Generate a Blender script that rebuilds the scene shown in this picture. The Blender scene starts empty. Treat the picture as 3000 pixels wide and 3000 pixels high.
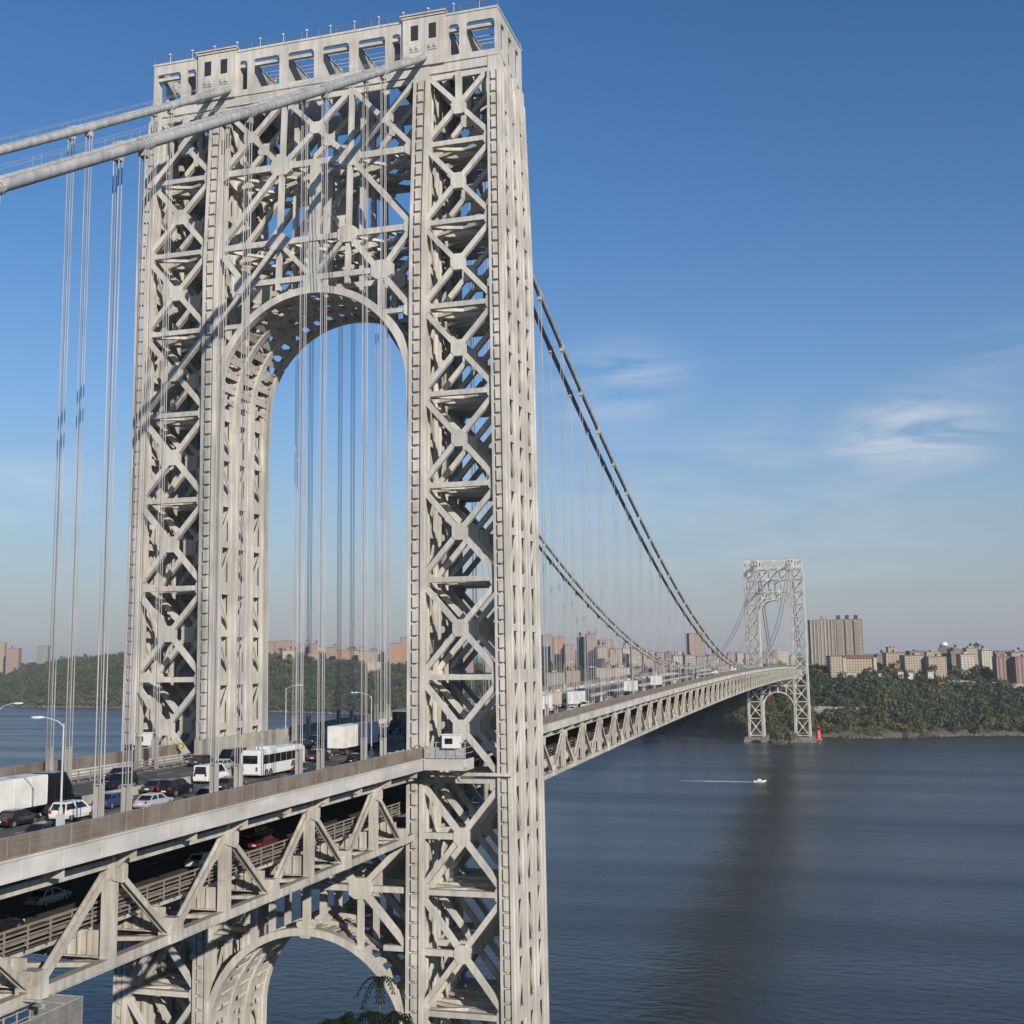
import bpy, math, random
import numpy as np
from mathutils import Vector, Matrix

S = bpy.context.scene
COL = S.collection
R = math.radians
rng = random.Random(7)
nrg = np.random.default_rng(11)

# ------------------------------------------------------------------ camera
CAM = Vector((76.09, -163.23, 87.95))
YAW, PITCH, ROLL, FPX = 0.2825, 0.1250, -0.0136, 3404.4      # FPX: focal length in pixels of a 3000 px picture
fwd = Vector((-math.sin(YAW) * math.cos(PITCH), math.cos(YAW) * math.cos(PITCH), math.sin(PITCH)))
rt0 = Vector((math.cos(YAW), math.sin(YAW), 0))
up0 = rt0.cross(fwd)
RT = rt0 * math.cos(ROLL) + up0 * math.sin(ROLL)
UP = -rt0 * math.sin(ROLL) + up0 * math.cos(ROLL)
cam = bpy.data.cameras.new('camera')
camo = bpy.data.objects.new('camera', cam)
COL.objects.link(camo)
M = Matrix((RT, UP, -fwd)).transposed().to_4x4()
M.translation = CAM
camo.matrix_world = M
cam.sensor_width = 36
cam.lens = FPX / 3000 * 36
cam.clip_start = 0.5
cam.clip_end = 40000
S.camera = camo

# ------------------------------------------------------------------ world, sun, exposure
SUN_TO = Vector((1.0, -1.0, 0.52)).normalized()      # direction towards the sun
ELEV = math.asin(SUN_TO.z)
w = bpy.data.worlds.new("World")
S.world = w
w.use_nodes = True
nt = w.node_tree
nt.nodes.clear()
N = nt.nodes.new
L = nt.links.new
wo = N('ShaderNodeOutputWorld')
bg = N('ShaderNodeBackground')
bg.inputs['Strength'].default_value = 0.112
sky = N('ShaderNodeTexSky')
sky.sky_type = 'NISHITA'
sky.sun_disc = False
sky.sun_elevation = ELEV
sky.sun_rotation = math.atan2(SUN_TO.x, SUN_TO.y)
sky.altitude = 50
sky.air_density = 1.0
sky.dust_density = 0.0
sky.ozone_density = 3.2
tc = N('ShaderNodeTexCoord')
# thin cirrus: stretched noise, strongest in a few parts of the sky
mp = N('ShaderNodeMapping')
mp.inputs['Scale'].default_value = (4.5, 4.5, 24.0)
mp.inputs['Rotation'].default_value = (R(8), R(-10), 0)
L(tc.outputs['Generated'], mp.inputs['Vector'])
no = N('ShaderNodeTexNoise')
no.inputs['Scale'].default_value = 1.5
no.inputs['Detail'].default_value = 7
no.inputs['Roughness'].default_value = 0.56
no.inputs['Distortion'].default_value = 1.0
L(mp.outputs['Vector'], no.inputs['Vector'])
cr = N('ShaderNodeValToRGB')
cr.color_ramp.elements[0].position = 0.36
cr.color_ramp.elements[0].color = (0, 0, 0, 1)
cr.color_ramp.elements[1].position = 0.72
cr.color_ramp.elements[1].color = (1, 1, 1, 1)
L(no.outputs['Fac'], cr.inputs['Fac'])


def pixdir(u, v):
    return (fwd + RT * ((u - 1500) / FPX) - UP * ((v - 1500) / FPX)).normalized()


def mask(u, v, inner, outer, amt):
    dv = N('ShaderNodeVectorMath')
    dv.operation = 'DISTANCE'
    sc = N('ShaderNodeVectorMath')
    sc.operation = 'MULTIPLY'
    sc.inputs[1].default_value = (1, 1, 2.2)
    L(tc.outputs['Generated'], sc.inputs[0])
    d = pixdir(u, v)
    L(sc.outputs[0], dv.inputs[0])
    dv.inputs[1].default_value = (d.x, d.y, d.z * 2.2)
    mr = N('ShaderNodeMapRange')
    mr.interpolation_type = 'SMOOTHSTEP'
    mr.inputs[1].default_value = inner
    mr.inputs[2].default_value = outer
    mr.inputs[3].default_value = amt
    mr.inputs[4].default_value = 0.0
    L(dv.outputs['Value'], mr.inputs[0])
    return mr.outputs[0]


ms = [mask(2670, 1270, .01, .105, 1.1), mask(1800, 1120, .01, .11, .55), mask(30, 1420, .02, .10, .35),
      mask(2100, 1480, .05, .3, .22), mask(2950, 1080, .02, .1, .25)]
acc = ms[0]
for m_ in ms[1:]:
    a_ = N('ShaderNodeMath')
    a_.operation = 'MAXIMUM'
    L(acc, a_.inputs[0])
    L(m_, a_.inputs[1])
    acc = a_.outputs[0]
mu = N('ShaderNodeMath')
mu.operation = 'MULTIPLY'
L(acc, mu.inputs[0])
L(cr.outputs['Color'], mu.inputs[1])
mix = N('ShaderNodeMix')
mix.data_type = 'RGBA'
mix.inputs['B'].default_value = (6.0, 6.2, 6.6, 1)
L(mu.outputs[0], mix.inputs['Factor'])
# grey-lilac band of thick air low over the horizon
hs = N('ShaderNodeHueSaturation')
hs.inputs['Saturation'].default_value = 1.20
hs.inputs['Hue'].default_value = 0.505
L(sky.outputs['Color'], hs.inputs['Color'])
sx = N('ShaderNodeSeparateXYZ')
L(tc.outputs['Generated'], sx.inputs[0])
hr = N('ShaderNodeValToRGB')
for e_, (p_, c_) in zip(hr.color_ramp.elements, ((0.0, .93), (0.5, 0.0))):
    e_.position = p_
    e_.color = (c_, c_, c_, 1)
for p_, c_ in ((.05, .80), (.12, .50), (.22, .17), (.34, .04)):
    e_ = hr.color_ramp.elements.new(p_)
    e_.color = (c_, c_, c_, 1)
L(sx.outputs['Z'], hr.inputs['Fac'])
hm = N('ShaderNodeMix')
hm.data_type = 'RGBA'
hm.inputs['B'].default_value = (2.75, 2.98, 3.45, 1)
L(hr.outputs['Color'], hm.inputs['Factor'])
L(hs.outputs['Color'], hm.inputs['A'])
L(hm.outputs['Result'], mix.inputs['A'])
L(mix.outputs['Result'], bg.inputs['Color'])
L(bg.outputs['Background'], wo.inputs['Surface'])

sl = bpy.data.lights.new('sun', 'SUN')
sl.energy = 4.4
sl.angle = R(0.5)
sl.color = (1.0, 0.93, 0.83)
so = bpy.data.objects.new('sun', sl)
COL.objects.link(so)
so.rotation_euler = (-SUN_TO).to_track_quat('-Z', 'Y').to_euler()

S.render.engine = 'CYCLES'
S.cycles.max_bounces = 6
S.cycles.diffuse_bounces = 2
S.cycles.transparent_max_bounces = 12
S.cycles.volume_bounces = 0
S.view_settings.view_transform = 'Standard'
S.view_settings.look = 'None'
S.view_settings.exposure = 0.07
S.view_settings.gamma = 1.0
S.view_settings.use_curve_mapping = False


# ------------------------------------------------------------------ materials
def mat(name, col, rough=0.6, metal=0.0, var=0.0, scale=0.3, col2=None, spec=None, bump=0.0, coat=0.0):
    m = bpy.data.materials.new(name)
    m.use_nodes = True
    t = m.node_tree
    b = t.nodes['Principled BSDF']
    b.inputs['Base Color'].default_value = (*col, 1)
    b.inputs['Roughness'].default_value = rough
    b.inputs['Metallic'].default_value = metal
    if spec is not None:
        b.inputs['Specular IOR Level'].default_value = spec
    if coat:
        b.inputs['Coat Weight'].default_value = coat
        b.inputs['Coat Roughness'].default_value = 0.08
    if var or col2:
        g = t.nodes.new('ShaderNodeNewGeometry')
        n = t.nodes.new('ShaderNodeTexNoise')
        n.inputs['Scale'].default_value = scale
        n.inputs['Detail'].default_value = 6
        t.links.new(g.outputs['Position'], n.inputs['Vector'])
        r = t.nodes.new('ShaderNodeValToRGB')
        c2 = col2 or tuple(c * (1 - var) for c in col)
        r.color_ramp.elements[0].position = 0.35
        r.color_ramp.elements[0].color = (*c2, 1)
        r.color_ramp.elements[1].position = 0.62
        r.color_ramp.elements[1].color = (*col, 1)
        t.links.new(n.outputs['Fac'], r.inputs['Fac'])
        t.links.new(r.outputs['Color'], b.inputs['Base Color'])
        if bump:
            bp = t.nodes.new('ShaderNodeBump')
            bp.inputs['Strength'].default_value = bump
            t.links.new(n.outputs['Fac'], bp.inputs['Height'])
            t.links.new(bp.outputs['Normal'], b.inputs['Normal'])
    return m


def steel(name, col, dirt, rust, rust_amt, streak=(1.6, 1.6, 0.16)):
    """weathered aluminium-grey bridge paint: vertical rain streaks, blotches and rust specks"""
    m = bpy.data.materials.new(name)
    m.use_nodes = True
    t = m.node_tree
    b = t.nodes['Principled BSDF']
    b.inputs['Roughness'].default_value = 0.62
    b.inputs['Specular IOR Level'].default_value = 0.3
    g = t.nodes.new('ShaderNodeNewGeometry')
    mp = t.nodes.new('ShaderNodeMapping')
    mp.inputs['Scale'].default_value = streak
    t.links.new(g.outputs['Position'], mp.inputs['Vector'])
    n1 = t.nodes.new('ShaderNodeTexNoise')
    n1.inputs['Scale'].default_value = 1.0
    n1.inputs['Detail'].default_value = 6
    t.links.new(mp.outputs['Vector'], n1.inputs['Vector'])
    r1 = t.nodes.new('ShaderNodeValToRGB')
    r1.color_ramp.elements[0].position = 0.34
    r1.color_ramp.elements[0].color = (*dirt, 1)
    r1.color_ramp.elements[1].position = 0.62
    r1.color_ramp.elements[1].color = (*col, 1)
    t.links.new(n1.outputs['Fac'], r1.inputs['Fac'])
    n2 = t.nodes.new('ShaderNodeTexNoise')
    n2.inputs['Scale'].default_value = 0.7
    n2.inputs['Detail'].default_value = 9
    n2.inputs['Roughness'].default_value = 0.7
    t.links.new(g.outputs['Position'], n2.inputs['Vector'])
    r2 = t.nodes.new('ShaderNodeValToRGB')
    r2.color_ramp.elements[0].position = 0.58
    r2.color_ramp.elements[0].color = (0, 0, 0, 1)
    r2.color_ramp.elements[1].position = 0.76
    r2.color_ramp.elements[1].color = (rust_amt,) * 3 + (1,)
    t.links.new(n2.outputs['Fac'], r2.inputs['Fac'])
    mx = t.nodes.new('ShaderNodeMix')
    mx.data_type = 'RGBA'
    mx.inputs['B'].default_value = (*rust, 1)
    t.links.new(r2.outputs['Color'], mx.inputs['Factor'])
    t.links.new(r1.outputs['Color'], mx.inputs['A'])
    # soot and droppings settled on level ledges
    sn = t.nodes.new('ShaderNodeSeparateXYZ')
    t.links.new(g.outputs['Normal'], sn.inputs[0])
    lr_ = t.nodes.new('ShaderNodeMapRange')
    lr_.inputs[1].default_value = .75
    lr_.inputs[2].default_value = .98
    lr_.inputs[3].default_value = 0
    lr_.inputs[4].default_value = .65
    t.links.new(sn.outputs[2], lr_.inputs[0])
    mg = t.nodes.new('ShaderNodeMix')
    mg.data_type = 'RGBA'
    mg.inputs['B'].default_value = (.26, .205, .15, 1)
    t.links.new(lr_.outputs[0], mg.inputs['Factor'])
    t.links.new(mx.outputs['Result'], mg.inputs['A'])
    mx = mg
    # old repainted patches: broad areas slightly lighter or darker
    n3 = t.nodes.new('ShaderNodeTexNoise')
    n3.inputs['Scale'].default_value = 0.16
    n3.inputs['Detail'].default_value = 3
    t.links.new(g.outputs['Position'], n3.inputs['Vector'])
    r3 = t.nodes.new('ShaderNodeMapRange')
    r3.inputs[1].default_value = .4
    r3.inputs[2].default_value = .6
    r3.inputs[3].default_value = .84
    r3.inputs[4].default_value = 1.06
    t.links.new(n3.outputs['Fac'], r3.inputs[0])
    vm = t.nodes.new('ShaderNodeVectorMath')
    vm.operation = 'SCALE'
    t.links.new(mx.outputs['Result'], vm.inputs[0])
    t.links.new(r3.outputs[0], vm.inputs['Scale'])
    t.links.new(vm.outputs[0], b.inputs['Base Color'])
    return m


M_ST = steel('tower_steel_paint', (0.61, 0.58, 0.525), (0.49, 0.46, 0.40), (0.30, 0.21, 0.13), 0.55)
M_TR = steel('truss_steel_paint', (0.56, 0.53, 0.47), (0.41, 0.37, 0.30), (0.25, 0.16, 0.09), 0.9)
M_FA = steel('fascia_paint', (0.62, 0.60, 0.56), (0.50, 0.47, 0.42), (0.32, 0.24, 0.17), 0.7, (.25, .16, .5))
M_CAB = steel('cable_paint', (0.40, 0.40, 0.39), (0.27, 0.27, 0.27), (0.30, 0.24, 0.18), 0.5)
M_SUS = steel('suspender_paint', (0.48, 0.46, 0.45), (0.38, 0.36, 0.35), (0.25, 0.2, 0.17), 0.4)
M_SLV = steel('sleeve_paint', (0.46, 0.44, 0.40), (0.36, 0.34, 0.31), (0.27, 0.2, 0.15), 0.6)
M_DK = mat('dark_louvre', (0.05, 0.05, 0.055), 0.7)
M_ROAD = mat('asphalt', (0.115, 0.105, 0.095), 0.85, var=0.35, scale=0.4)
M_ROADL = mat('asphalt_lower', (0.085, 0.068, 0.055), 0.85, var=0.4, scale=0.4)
M_CON = mat('concrete', (0.42, 0.39, 0.33), 0.85, var=0.3, scale=0.5)
M_LINE = mat('road_paint', (0.62, 0.61, 0.57), 0.7, var=0.25, scale=2)
M_RUST = mat('brown_rail_paint', (0.21, 0.175, 0.14), 0.75, col2=(0.28, 0.25, 0.215), scale=1.2)
M_GREY = mat('galvanised', (0.42, 0.42, 0.41), 0.5, var=0.25, scale=2)
M_WHITE = mat('white_paint', (0.78, 0.77, 0.73), 0.5, var=0.1, scale=0.8)
M_CREAM = mat('pale_render', (.55, .52, .46), .8, var=.2, scale=.5)
M_PALE = mat('pale_tan_render', (.44, .38, .30), .8, var=.2, scale=.5)
M_LPOST = mat('lamp_post_grey', (.56, .56, .55), .5, var=.15, scale=1)
M_YEL = mat('yellow_sign_paint', (0.46, 0.32, 0.07), 0.6, var=.3, scale=2)
M_GLASS = mat('dark_glass', (0.012, 0.014, 0.017), 0.08, spec=0.6)
M_TYRE = mat('tyre_rubber', (0.02, 0.02, 0.02), 0.9)
M_RIM = mat('wheel_rim', (0.45, 0.45, 0.45), 0.35, metal=0.7)
M_REDL = mat('red_lens', (0.40, 0.02, 0.015), 0.25)
M_LAMP = mat('clear_lens', (0.75, 0.76, 0.78), 0.15)
M_PIER = mat('pier_stone', (0.23, 0.20, 0.165), .9, var=.4, scale=.3)
M_ROCK = mat('shore_rock', (0.24, 0.20, 0.16), 0.9, var=0.5, scale=0.15)
M_BARK = mat('bark', (0.10, 0.075, 0.055), 0.9, var=0.4, scale=2)
M_RED = mat('red_lighthouse_paint', (0.60, 0.045, 0.03), 0.5, var=0.1, scale=1)
M_FOAM = None


def mesh_fence_mat():
    m = bpy.data.materials.new('brown_chain_mesh')
    m.use_nodes = True
    t = m.node_tree
    b = t.nodes['Principled BSDF']
    b.inputs['Base Color'].default_value = (0.24, 0.19, 0.145, 1)
    b.inputs['Roughness'].default_value = 0.7
    out = t.nodes['Material Output']
    tr = t.nodes.new('ShaderNodeBsdfTransparent')
    mx = t.nodes.new('ShaderNodeMixShader')
    mx.inputs[0].default_value = 0.72
    t.links.new(tr.outputs[0], mx.inputs[1])
    t.links.new(b.outputs[0], mx.inputs[2])
    t.links.new(mx.outputs[0], out.inputs[0])
    g = t.nodes.new('ShaderNodeNewGeometry')
    n = t.nodes.new('ShaderNodeTexNoise')
    n.inputs['Scale'].default_value = 0.45
    n.inputs['Detail'].default_value = 5
    t.links.new(g.outputs['Position'], n.inputs['Vector'])
    r = t.nodes.new('ShaderNodeValToRGB')
    r.color_ramp.elements[0].position = 0.38
    r.color_ramp.elements[0].color = (0.215, 0.16, 0.115, 1)
    r.color_ramp.elements[1].position = 0.6
    r.color_ramp.elements[1].color = (0.27, 0.235, 0.195, 1)
    t.links.new(n.outputs['Fac'], r.inputs['Fac'])
    t.links.new(r.outputs['Color'], b.inputs['Base Color'])
    return m


M_MESH = mesh_fence_mat()
M_CAGE = mesh_fence_mat()
M_CAGE.name = 'grey_cage_mesh'
for n_ in M_CAGE.node_tree.nodes:
    if n_.type == 'MIX_SHADER':
        n_.inputs[0].default_value = .5
    if n_.type == 'VALTORGB':
        n_.color_ramp.elements[0].color = (.26, .24, .21, 1)
        n_.color_ramp.elements[1].color = (.34, .32, .29, 1)


# ------------------------------------------------------------------ mesh builder
class MB:
    def __init__(s):
        s.v = []
        s.f = []

    def box(s, c, size, rz=0.0):
        x, y, z = c
        a, b, d = size[0] / 2, size[1] / 2, size[2] / 2
        i = len(s.v)
        cs, sn = math.cos(rz), math.sin(rz)
        for dz in (-d, d):
            for dx, dy in ((-a, -b), (a, -b), (a, b), (-a, b)):
                s.v.append((x + dx * cs - dy * sn, y + dx * sn + dy * cs, z + dz))
        s._hex(i)
        return s

    def _hex(s, i):
        for q in ((3, 2, 1, 0), (4, 5, 6, 7), (0, 1, 5, 4), (1, 2, 6, 5), (2, 3, 7, 6), (3, 0, 4, 7)):
            s.f.append(tuple(i + k for k in q))

    def span(s, x0, x1, y0, y1, z0, z1):
        return s.box(((x0 + x1) / 2, (y0 + y1) / 2, (z0 + z1) / 2), (abs(x1 - x0), abs(y1 - y0), abs(z1 - z0)))

    def beam(s, p, q, w, t, n=(0, 1, 0)):
        """bar from p to q, width w seen along n, thickness t along n"""
        p, q, n = Vector(p), Vector(q), Vector(n)
        d = (q - p).normalized()
        sd = d.cross(n)
        if sd.length < 1e-4:
            sd = d.cross(Vector((1, 0, 0)))
        sd.normalize()
        nn = sd.cross(d)
        i = len(s.v)
        for e in (p, q):
            for a, b in ((-1, -1), (1, -1), (1, 1), (-1, 1)):
                k = e + sd * (a * w / 2) + nn * (b * t / 2)
                s.v.append((k.x, k.y, k.z))
        s._hex(i)
        return s

    def prism(s, pts, a, b):
        """closed polygon pts (3-D, at offset a*axis) swept: a and b are offset vectors"""
        i = len(s.v)
        n = len(pts)
        a, b = Vector(a), Vector(b)
        for o in (a, b):
            for p in pts:
                s.v.append(tuple(Vector(p) + o))
        s.f.append(tuple(i + n - 1 - k for k in range(n)))
        s.f.append(tuple(i + n + k for k in range(n)))
        for k in range(n):
            k2 = (k + 1) % n
            s.f.append((i + k, i + k2, i + n + k2, i + n + k))
        return s

    def tube(s, pts, r, n=8, caps=True):
        pts = [Vector(p) for p in pts]
        rs = r if isinstance(r, (list, tuple)) else [r] * len(pts)
        i = len(s.v)
        for k, p in enumerate(pts):
            d = (pts[min(k + 1, len(pts) - 1)] - pts[max(k - 1, 0)]).normalized()
            u = d.cross(Vector((0, 0, 1)))
            if u.length < 1e-3:
                u = Vector((1, 0, 0))
            u.normalize()
            v = u.cross(d)
            for j in range(n):
                a = 2 * math.pi * j / n
                e = p + (u * math.cos(a) + v * math.sin(a)) * rs[k]
                s.v.append((e.x, e.y, e.z))
        for k in range(len(pts) - 1):
            for j in range(n):
                j2 = (j + 1) % n
                s.f.append((i + k * n + j, i + k * n + j2, i + (k + 1) * n + j2, i + (k + 1) * n + j))
        if caps:
            s.f.append(tuple(i + j for j in reversed(range(n))))
            e = i + (len(pts) - 1) * n
            s.f.append(tuple(e + j for j in range(n)))
        return s

    def loft(s, rings):
        """closed rings of equal point count, capped"""
        i = len(s.v)
        n = len(rings[0])
        for r in rings:
            s.v.extend(tuple(p) for p in r)
        for k in range(len(rings) - 1):
            for j in range(n):
                j2 = (j + 1) % n
                s.f.append((i + k * n + j, i + k * n + j2, i + (k + 1) * n + j2, i + (k + 1) * n + j))
        s.f.append(tuple(i + j for j in reversed(range(n))))
        e = i + (len(rings) - 1) * n
        s.f.append(tuple(e + j for j in range(n)))
        return s

    def mesh(s, name, m):
        me = bpy.data.meshes.new(name)
        me.from_pydata(s.v, [], s.f)
        me.materials.append(m)
        return me

    def build(s, name, m, parent=None, smooth=False, loc=None):
        me = s.mesh(name, m)
        if smooth:
            for p in me.polygons:
                p.use_smooth = True
        return link(name, me, parent, loc)


def link(name, me, parent=None, loc=None):
    o = bpy.data.objects.new(name, me)
    COL.objects.link(o)
    if parent:
        o.parent = parent
    if loc:
        o.location = loc
    return o


def tag(o, label, cat, group=None, kind=None):
    o['label'] = label
    o['category'] = cat
    if group:
        o['group'] = group
    if kind:
        o['kind'] = kind
    return o


def structure(o):
    o['kind'] = 'structure'
    return o


def empty(name, loc=(0, 0, 0), rz=0.0):
    o = bpy.data.objects.new(name, None)
    o.empty_display_size = 0.5
    COL.objects.link(o)
    o.location = loc
    o.rotation_euler = (0, 0, rz)
    return o


KIDS = {}


def kids(o):
    return [c for c in bpy.data.objects if c.parent == o]


def copy_tree(o, parent=None):
    c = o.copy()
    COL.objects.link(c)
    if parent:
        c.parent = parent
    for ch in o.children:
        copy_tree(ch, c)
    return c


def big_mesh(name, verts, faces, m, attr=None, smooth=False):
    """numpy verts (n,3), faces (k,4) or (k,3)"""
    me = bpy.data.meshes.new(name)
    k = faces.shape[1]
    me.vertices.add(len(verts))
    me.vertices.foreach_set('co', verts.astype(np.float32).ravel())
    me.loops.add(faces.size)
    me.loops.foreach_set('vertex_index', faces.astype(np.int32).ravel())
    me.polygons.add(len(faces))
    me.polygons.foreach_set('loop_start', np.arange(0, faces.size, k, dtype=np.int32))
    if attr is not None:
        a = me.attributes.new('tint', 'FLOAT', 'POINT')
        a.data.foreach_set('value', attr.astype(np.float32))
    me.materials.append(m)
    me.update(calc_edges=True)
    if smooth:
        me.polygons.foreach_set('use_smooth', np.ones(len(faces), dtype=bool))
    return me


def at(u, v, depth):
    """the point seen at pixel (u,v) of the 3000 px photograph, at that depth"""
    return CAM + (fwd + RT * ((u - 1500) / FPX) - UP * ((v - 1500) / FPX)) * depth


ORD = ['first', 'second', 'third', 'fourth', 'fifth', 'sixth', 'seventh', 'eighth', 'ninth', 'tenth', 'eleventh', 'twelfth',
       'thirteenth', 'fourteenth', 'fifteenth', 'sixteenth', 'seventeenth', 'eighteenth', 'nineteenth']
TENS = ['', '', 'twenty', 'thirty', 'forty', 'fifty', 'sixty', 'seventy']
TENTH = ['', '', 'twentieth', 'thirtieth', 'fortieth', 'fiftieth', 'sixtieth', 'seventieth']


def ordinal(n):
    if n <= 19:
        return ORD[n - 1]
    t, u = divmod(n, 10)
    return TENTH[t] if u == 0 else TENS[t] + '-' + ORD[u - 1]


# ------------------------------------------------------------------ setting: river, shores
SPAN = 1067.0


def camber(y):
    return 0.016 * y * (1 - y / SPAN) if 0 < y < SPAN else 0.0


SHX = [-9000, -4000, -2400, -1606, -1273, -895, -709, -420, -74, 71, 245, 600, 1500, 4000, 9000]
SHY = [6500, 3900, 2500, 1925, 1850, 1700, 1620, 1370, 1150, 1126, 1185, 1240, 1350, 2100, 3600]
TOPX = [-9000, -2600, -1900, -1500, -1250, -1000, -850, -600, -400, -100, 60, 260, 500, 1500, 9000]
TOPZ = [60, 68, 90, 99, 100, 78, 65, 59, 57, 58, 62, 50, 50, 46, 40]
RUNX = [-2600, -1500, -900, -400, 0, 300, 1500]
RUNW = [420, 420, 330, 240, 185, 190, 220]


def shore(x):
    return np.interp(x, SHX, SHY) + 7 * np.sin(x * 0.043) + 4 * np.sin(x * 0.17 + 1)


def ground_t(x, t):
    top = np.interp(x, TOPX, TOPZ)
    run = np.interp(x, RUNX, RUNW)
    k = np.clip(t / run, 0, 1)
    k = k ** 0.85
    s = k * k * (3 - 2 * k) * 0.55 + k * 0.45
    h = 2.2 * np.clip(t / 6, -1.5, 1) + (top - 2.2) * s
    far = np.clip((t - 700) / 900, 0, 1)
    h = h + far * (44 - top) * (t > 0)
    ridge = np.clip((t - 5200) / 2500, 0, 1)
    h = h + ridge * (30 + 16 * np.sin(x * 0.0011) + 8 * np.sin(x * 0.004 + t * 0.001))
    return h + 1.5 * np.sin(x * 0.05 + t * 0.03) * np.clip(t / 40, 0, 1)


def ground(x, y):
    return float(ground_t(np.array([x]), np.array([y - shore(np.array([x]))[0]]))[0])


def water_material():
    m = bpy.data.materials.new('river_water')
    m.use_nodes = True
    t = m.node_tree
    b = t.nodes['Principled BSDF']
    b.inputs['Base Color'].default_value = (0.027, 0.034, 0.033, 1)
    b.inputs['Roughness'].default_value = 0.13
    b.inputs['IOR'].default_value = 1.333
    g = t.nodes.new('ShaderNodeNewGeometry')

    def noise(sx, sy, rot, sc, det):
        mp = t.nodes.new('ShaderNodeMapping')
        mp.inputs['Scale'].default_value = (sx, sy, 1)
        mp.inputs['Rotation'].default_value = (0, 0, rot)
        t.links.new(g.outputs['Position'], mp.inputs['Vector'])
        n = t.nodes.new('ShaderNodeTexNoise')
        n.inputs['Scale'].default_value = sc
        n.inputs['Detail'].default_value = det
        t.links.new(mp.outputs['Vector'], n.inputs['Vector'])
        return n.outputs['Fac']
    b1 = t.nodes.new('ShaderNodeBump')
    b1.inputs['Distance'].default_value = 1.3
    b1.inputs['Strength'].default_value = 0.34
    t.links.new(noise(0.6, 1, R(14), 0.33, 5), b1.inputs['Height'])
    b2 = t.nodes.new('ShaderNodeBump')
    b2.inputs['Distance'].default_value = 2.5
    b2.inputs['Strength'].default_value = 0.20
    t.links.new(noise(0.25, 1, R(17), 0.035, 3), b2.inputs['Height'])
    t.links.new(b1.outputs['Normal'], b2.inputs['Normal'])
    t.links.new(b2.outputs['Normal'], b.inputs['Normal'])
    # wind lanes: smooth and ruffled water differ in gloss
    r = t.nodes.new('ShaderNodeMapRange')
    r.inputs[1].default_value = 0.38
    r.inputs[2].default_value = 0.66
    r.inputs[3].default_value = 0.20
    r.inputs[4].default_value = 0.38
    t.links.new(noise(0.12, 1, R(15), 0.012, 5), r.inputs[0])
    t.links.new(r.outputs[0], b.inputs['Roughness'])
    return m


mb = MB()
mb.v = [(-8900, -700, 0), (8900, -700, 0), (8900, 13500, 0), (-8900, 13500, 0)]
mb.f = [(0, 1, 2, 3)]
structure(mb.build('water', water_material()))

# far shore
gx = np.concatenate([np.arange(-8900, -2600, 300), np.arange(-2600, 700, 22), np.arange(700, 8901, 300)]).astype(float)
gt = np.concatenate([[-14, -4, 0, 4, 9], np.arange(16, 470, 16), np.arange(480, 1600, 90), np.arange(1700, 11001, 420)]).astype(float)
X, T = np.meshgrid(gx, gt)
Y = np.minimum(shore(X) + T, 13400)
Z = ground_t(X, T)
V = np.stack([X, Y, Z], -1).reshape(-1, 3)
nx, ny = len(gx), len(gt)
ii = np.arange(nx * ny).reshape(ny, nx)
F = np.stack([ii[:-1, :-1], ii[:-1, 1:], ii[1:, 1:], ii[1:, :-1]], -1).reshape(-1, 4)
M_SOIL = mat('woodland_soil', (0.085, 0.085, 0.045), 0.95, col2=(0.15, 0.13, 0.09), scale=0.03)
structure(link('far_shore_terrain', big_mesh('far_shore_terrain', V, F, M_SOIL, smooth=True)))
# rocky bank: broken stones along the water line
mb = MB()
for x in np.arange(-1700, 420, 2.6):
    if x < -450 and rng.random() < .5:
        continue
    xx = x + rng.uniform(-1, 1)
    yy = float(shore(np.array([xx]))[0]) + rng.uniform(-6, 1.5)
    s_ = rng.uniform(.8, 2.4) * (1 if x > -450 else 1.6)
    i0 = len(mb.v)
    mb.box((xx, yy, .3), (s_ * 1.5, s_, s_ * .9), rng.uniform(0, 3))
    for k in range(i0, len(mb.v)):
        a = mb.v[k]
        mb.v[k] = (a[0] + rng.uniform(-.4, .4) * s_, a[1] + rng.uniform(-.3, .3) * s_, a[2] + rng.uniform(-.3, .3) * s_)
o = mb.build('shore_rocks', M_ROCK)
tag(o, 'band of broken pale rocks along the far water line', 'rocks', kind='stuff')

# near shore under and below the viewpoint
gx = np.arange(-260, 421, 17).astype(float)
gy = np.concatenate([np.arange(-420, -160, 26), np.arange(-160, -11, 6)]).astype(float)
X, Y = np.meshgrid(gx, gy)


def near_ground(X, Y):
    X, Y = np.asarray(X, float), np.asarray(Y, float)
    z = np.interp(Y, [-420, -160, -150, -128, -109, -103, -90, -60, -28, -12], [84, 80, 76, 59, 57, 42, 30, 16, 4, -2])
    under = np.clip((38 - np.abs(X)) / 12, 0, 1)
    return z - under * np.clip(z - 57, 0, 99) + 1.3 * np.sin(X * .09 + Y * .05)


Z = near_ground(X, Y)
V = np.stack([X, Y, Z], -1).reshape(-1, 3)
nx, ny = len(gx), len(gy)
ii = np.arange(nx * ny).reshape(ny, nx)
F = np.stack([ii[:-1, :-1], ii[:-1, 1:], ii[1:, 1:], ii[1:, :-1]], -1).reshape(-1, 4)
structure(link('near_shore_terrain', big_mesh('near_shore_terrain', V, F, M_SOIL, smooth=True)))

# ------------------------------------------------------------------ bridge tower
LEV = [175.6, 164.3, 151.8, 139.1, 126.0, 112.6, 99.1, 85.4, 71.3, 56.2, 40.3, 23.6, 6.6]


def lerp3(a, m, b, z):
    return m + (b - m) * (150 - z) / 150.0 if z < 150 else a + (m - a) * (184 - z) / 34.0


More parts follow.
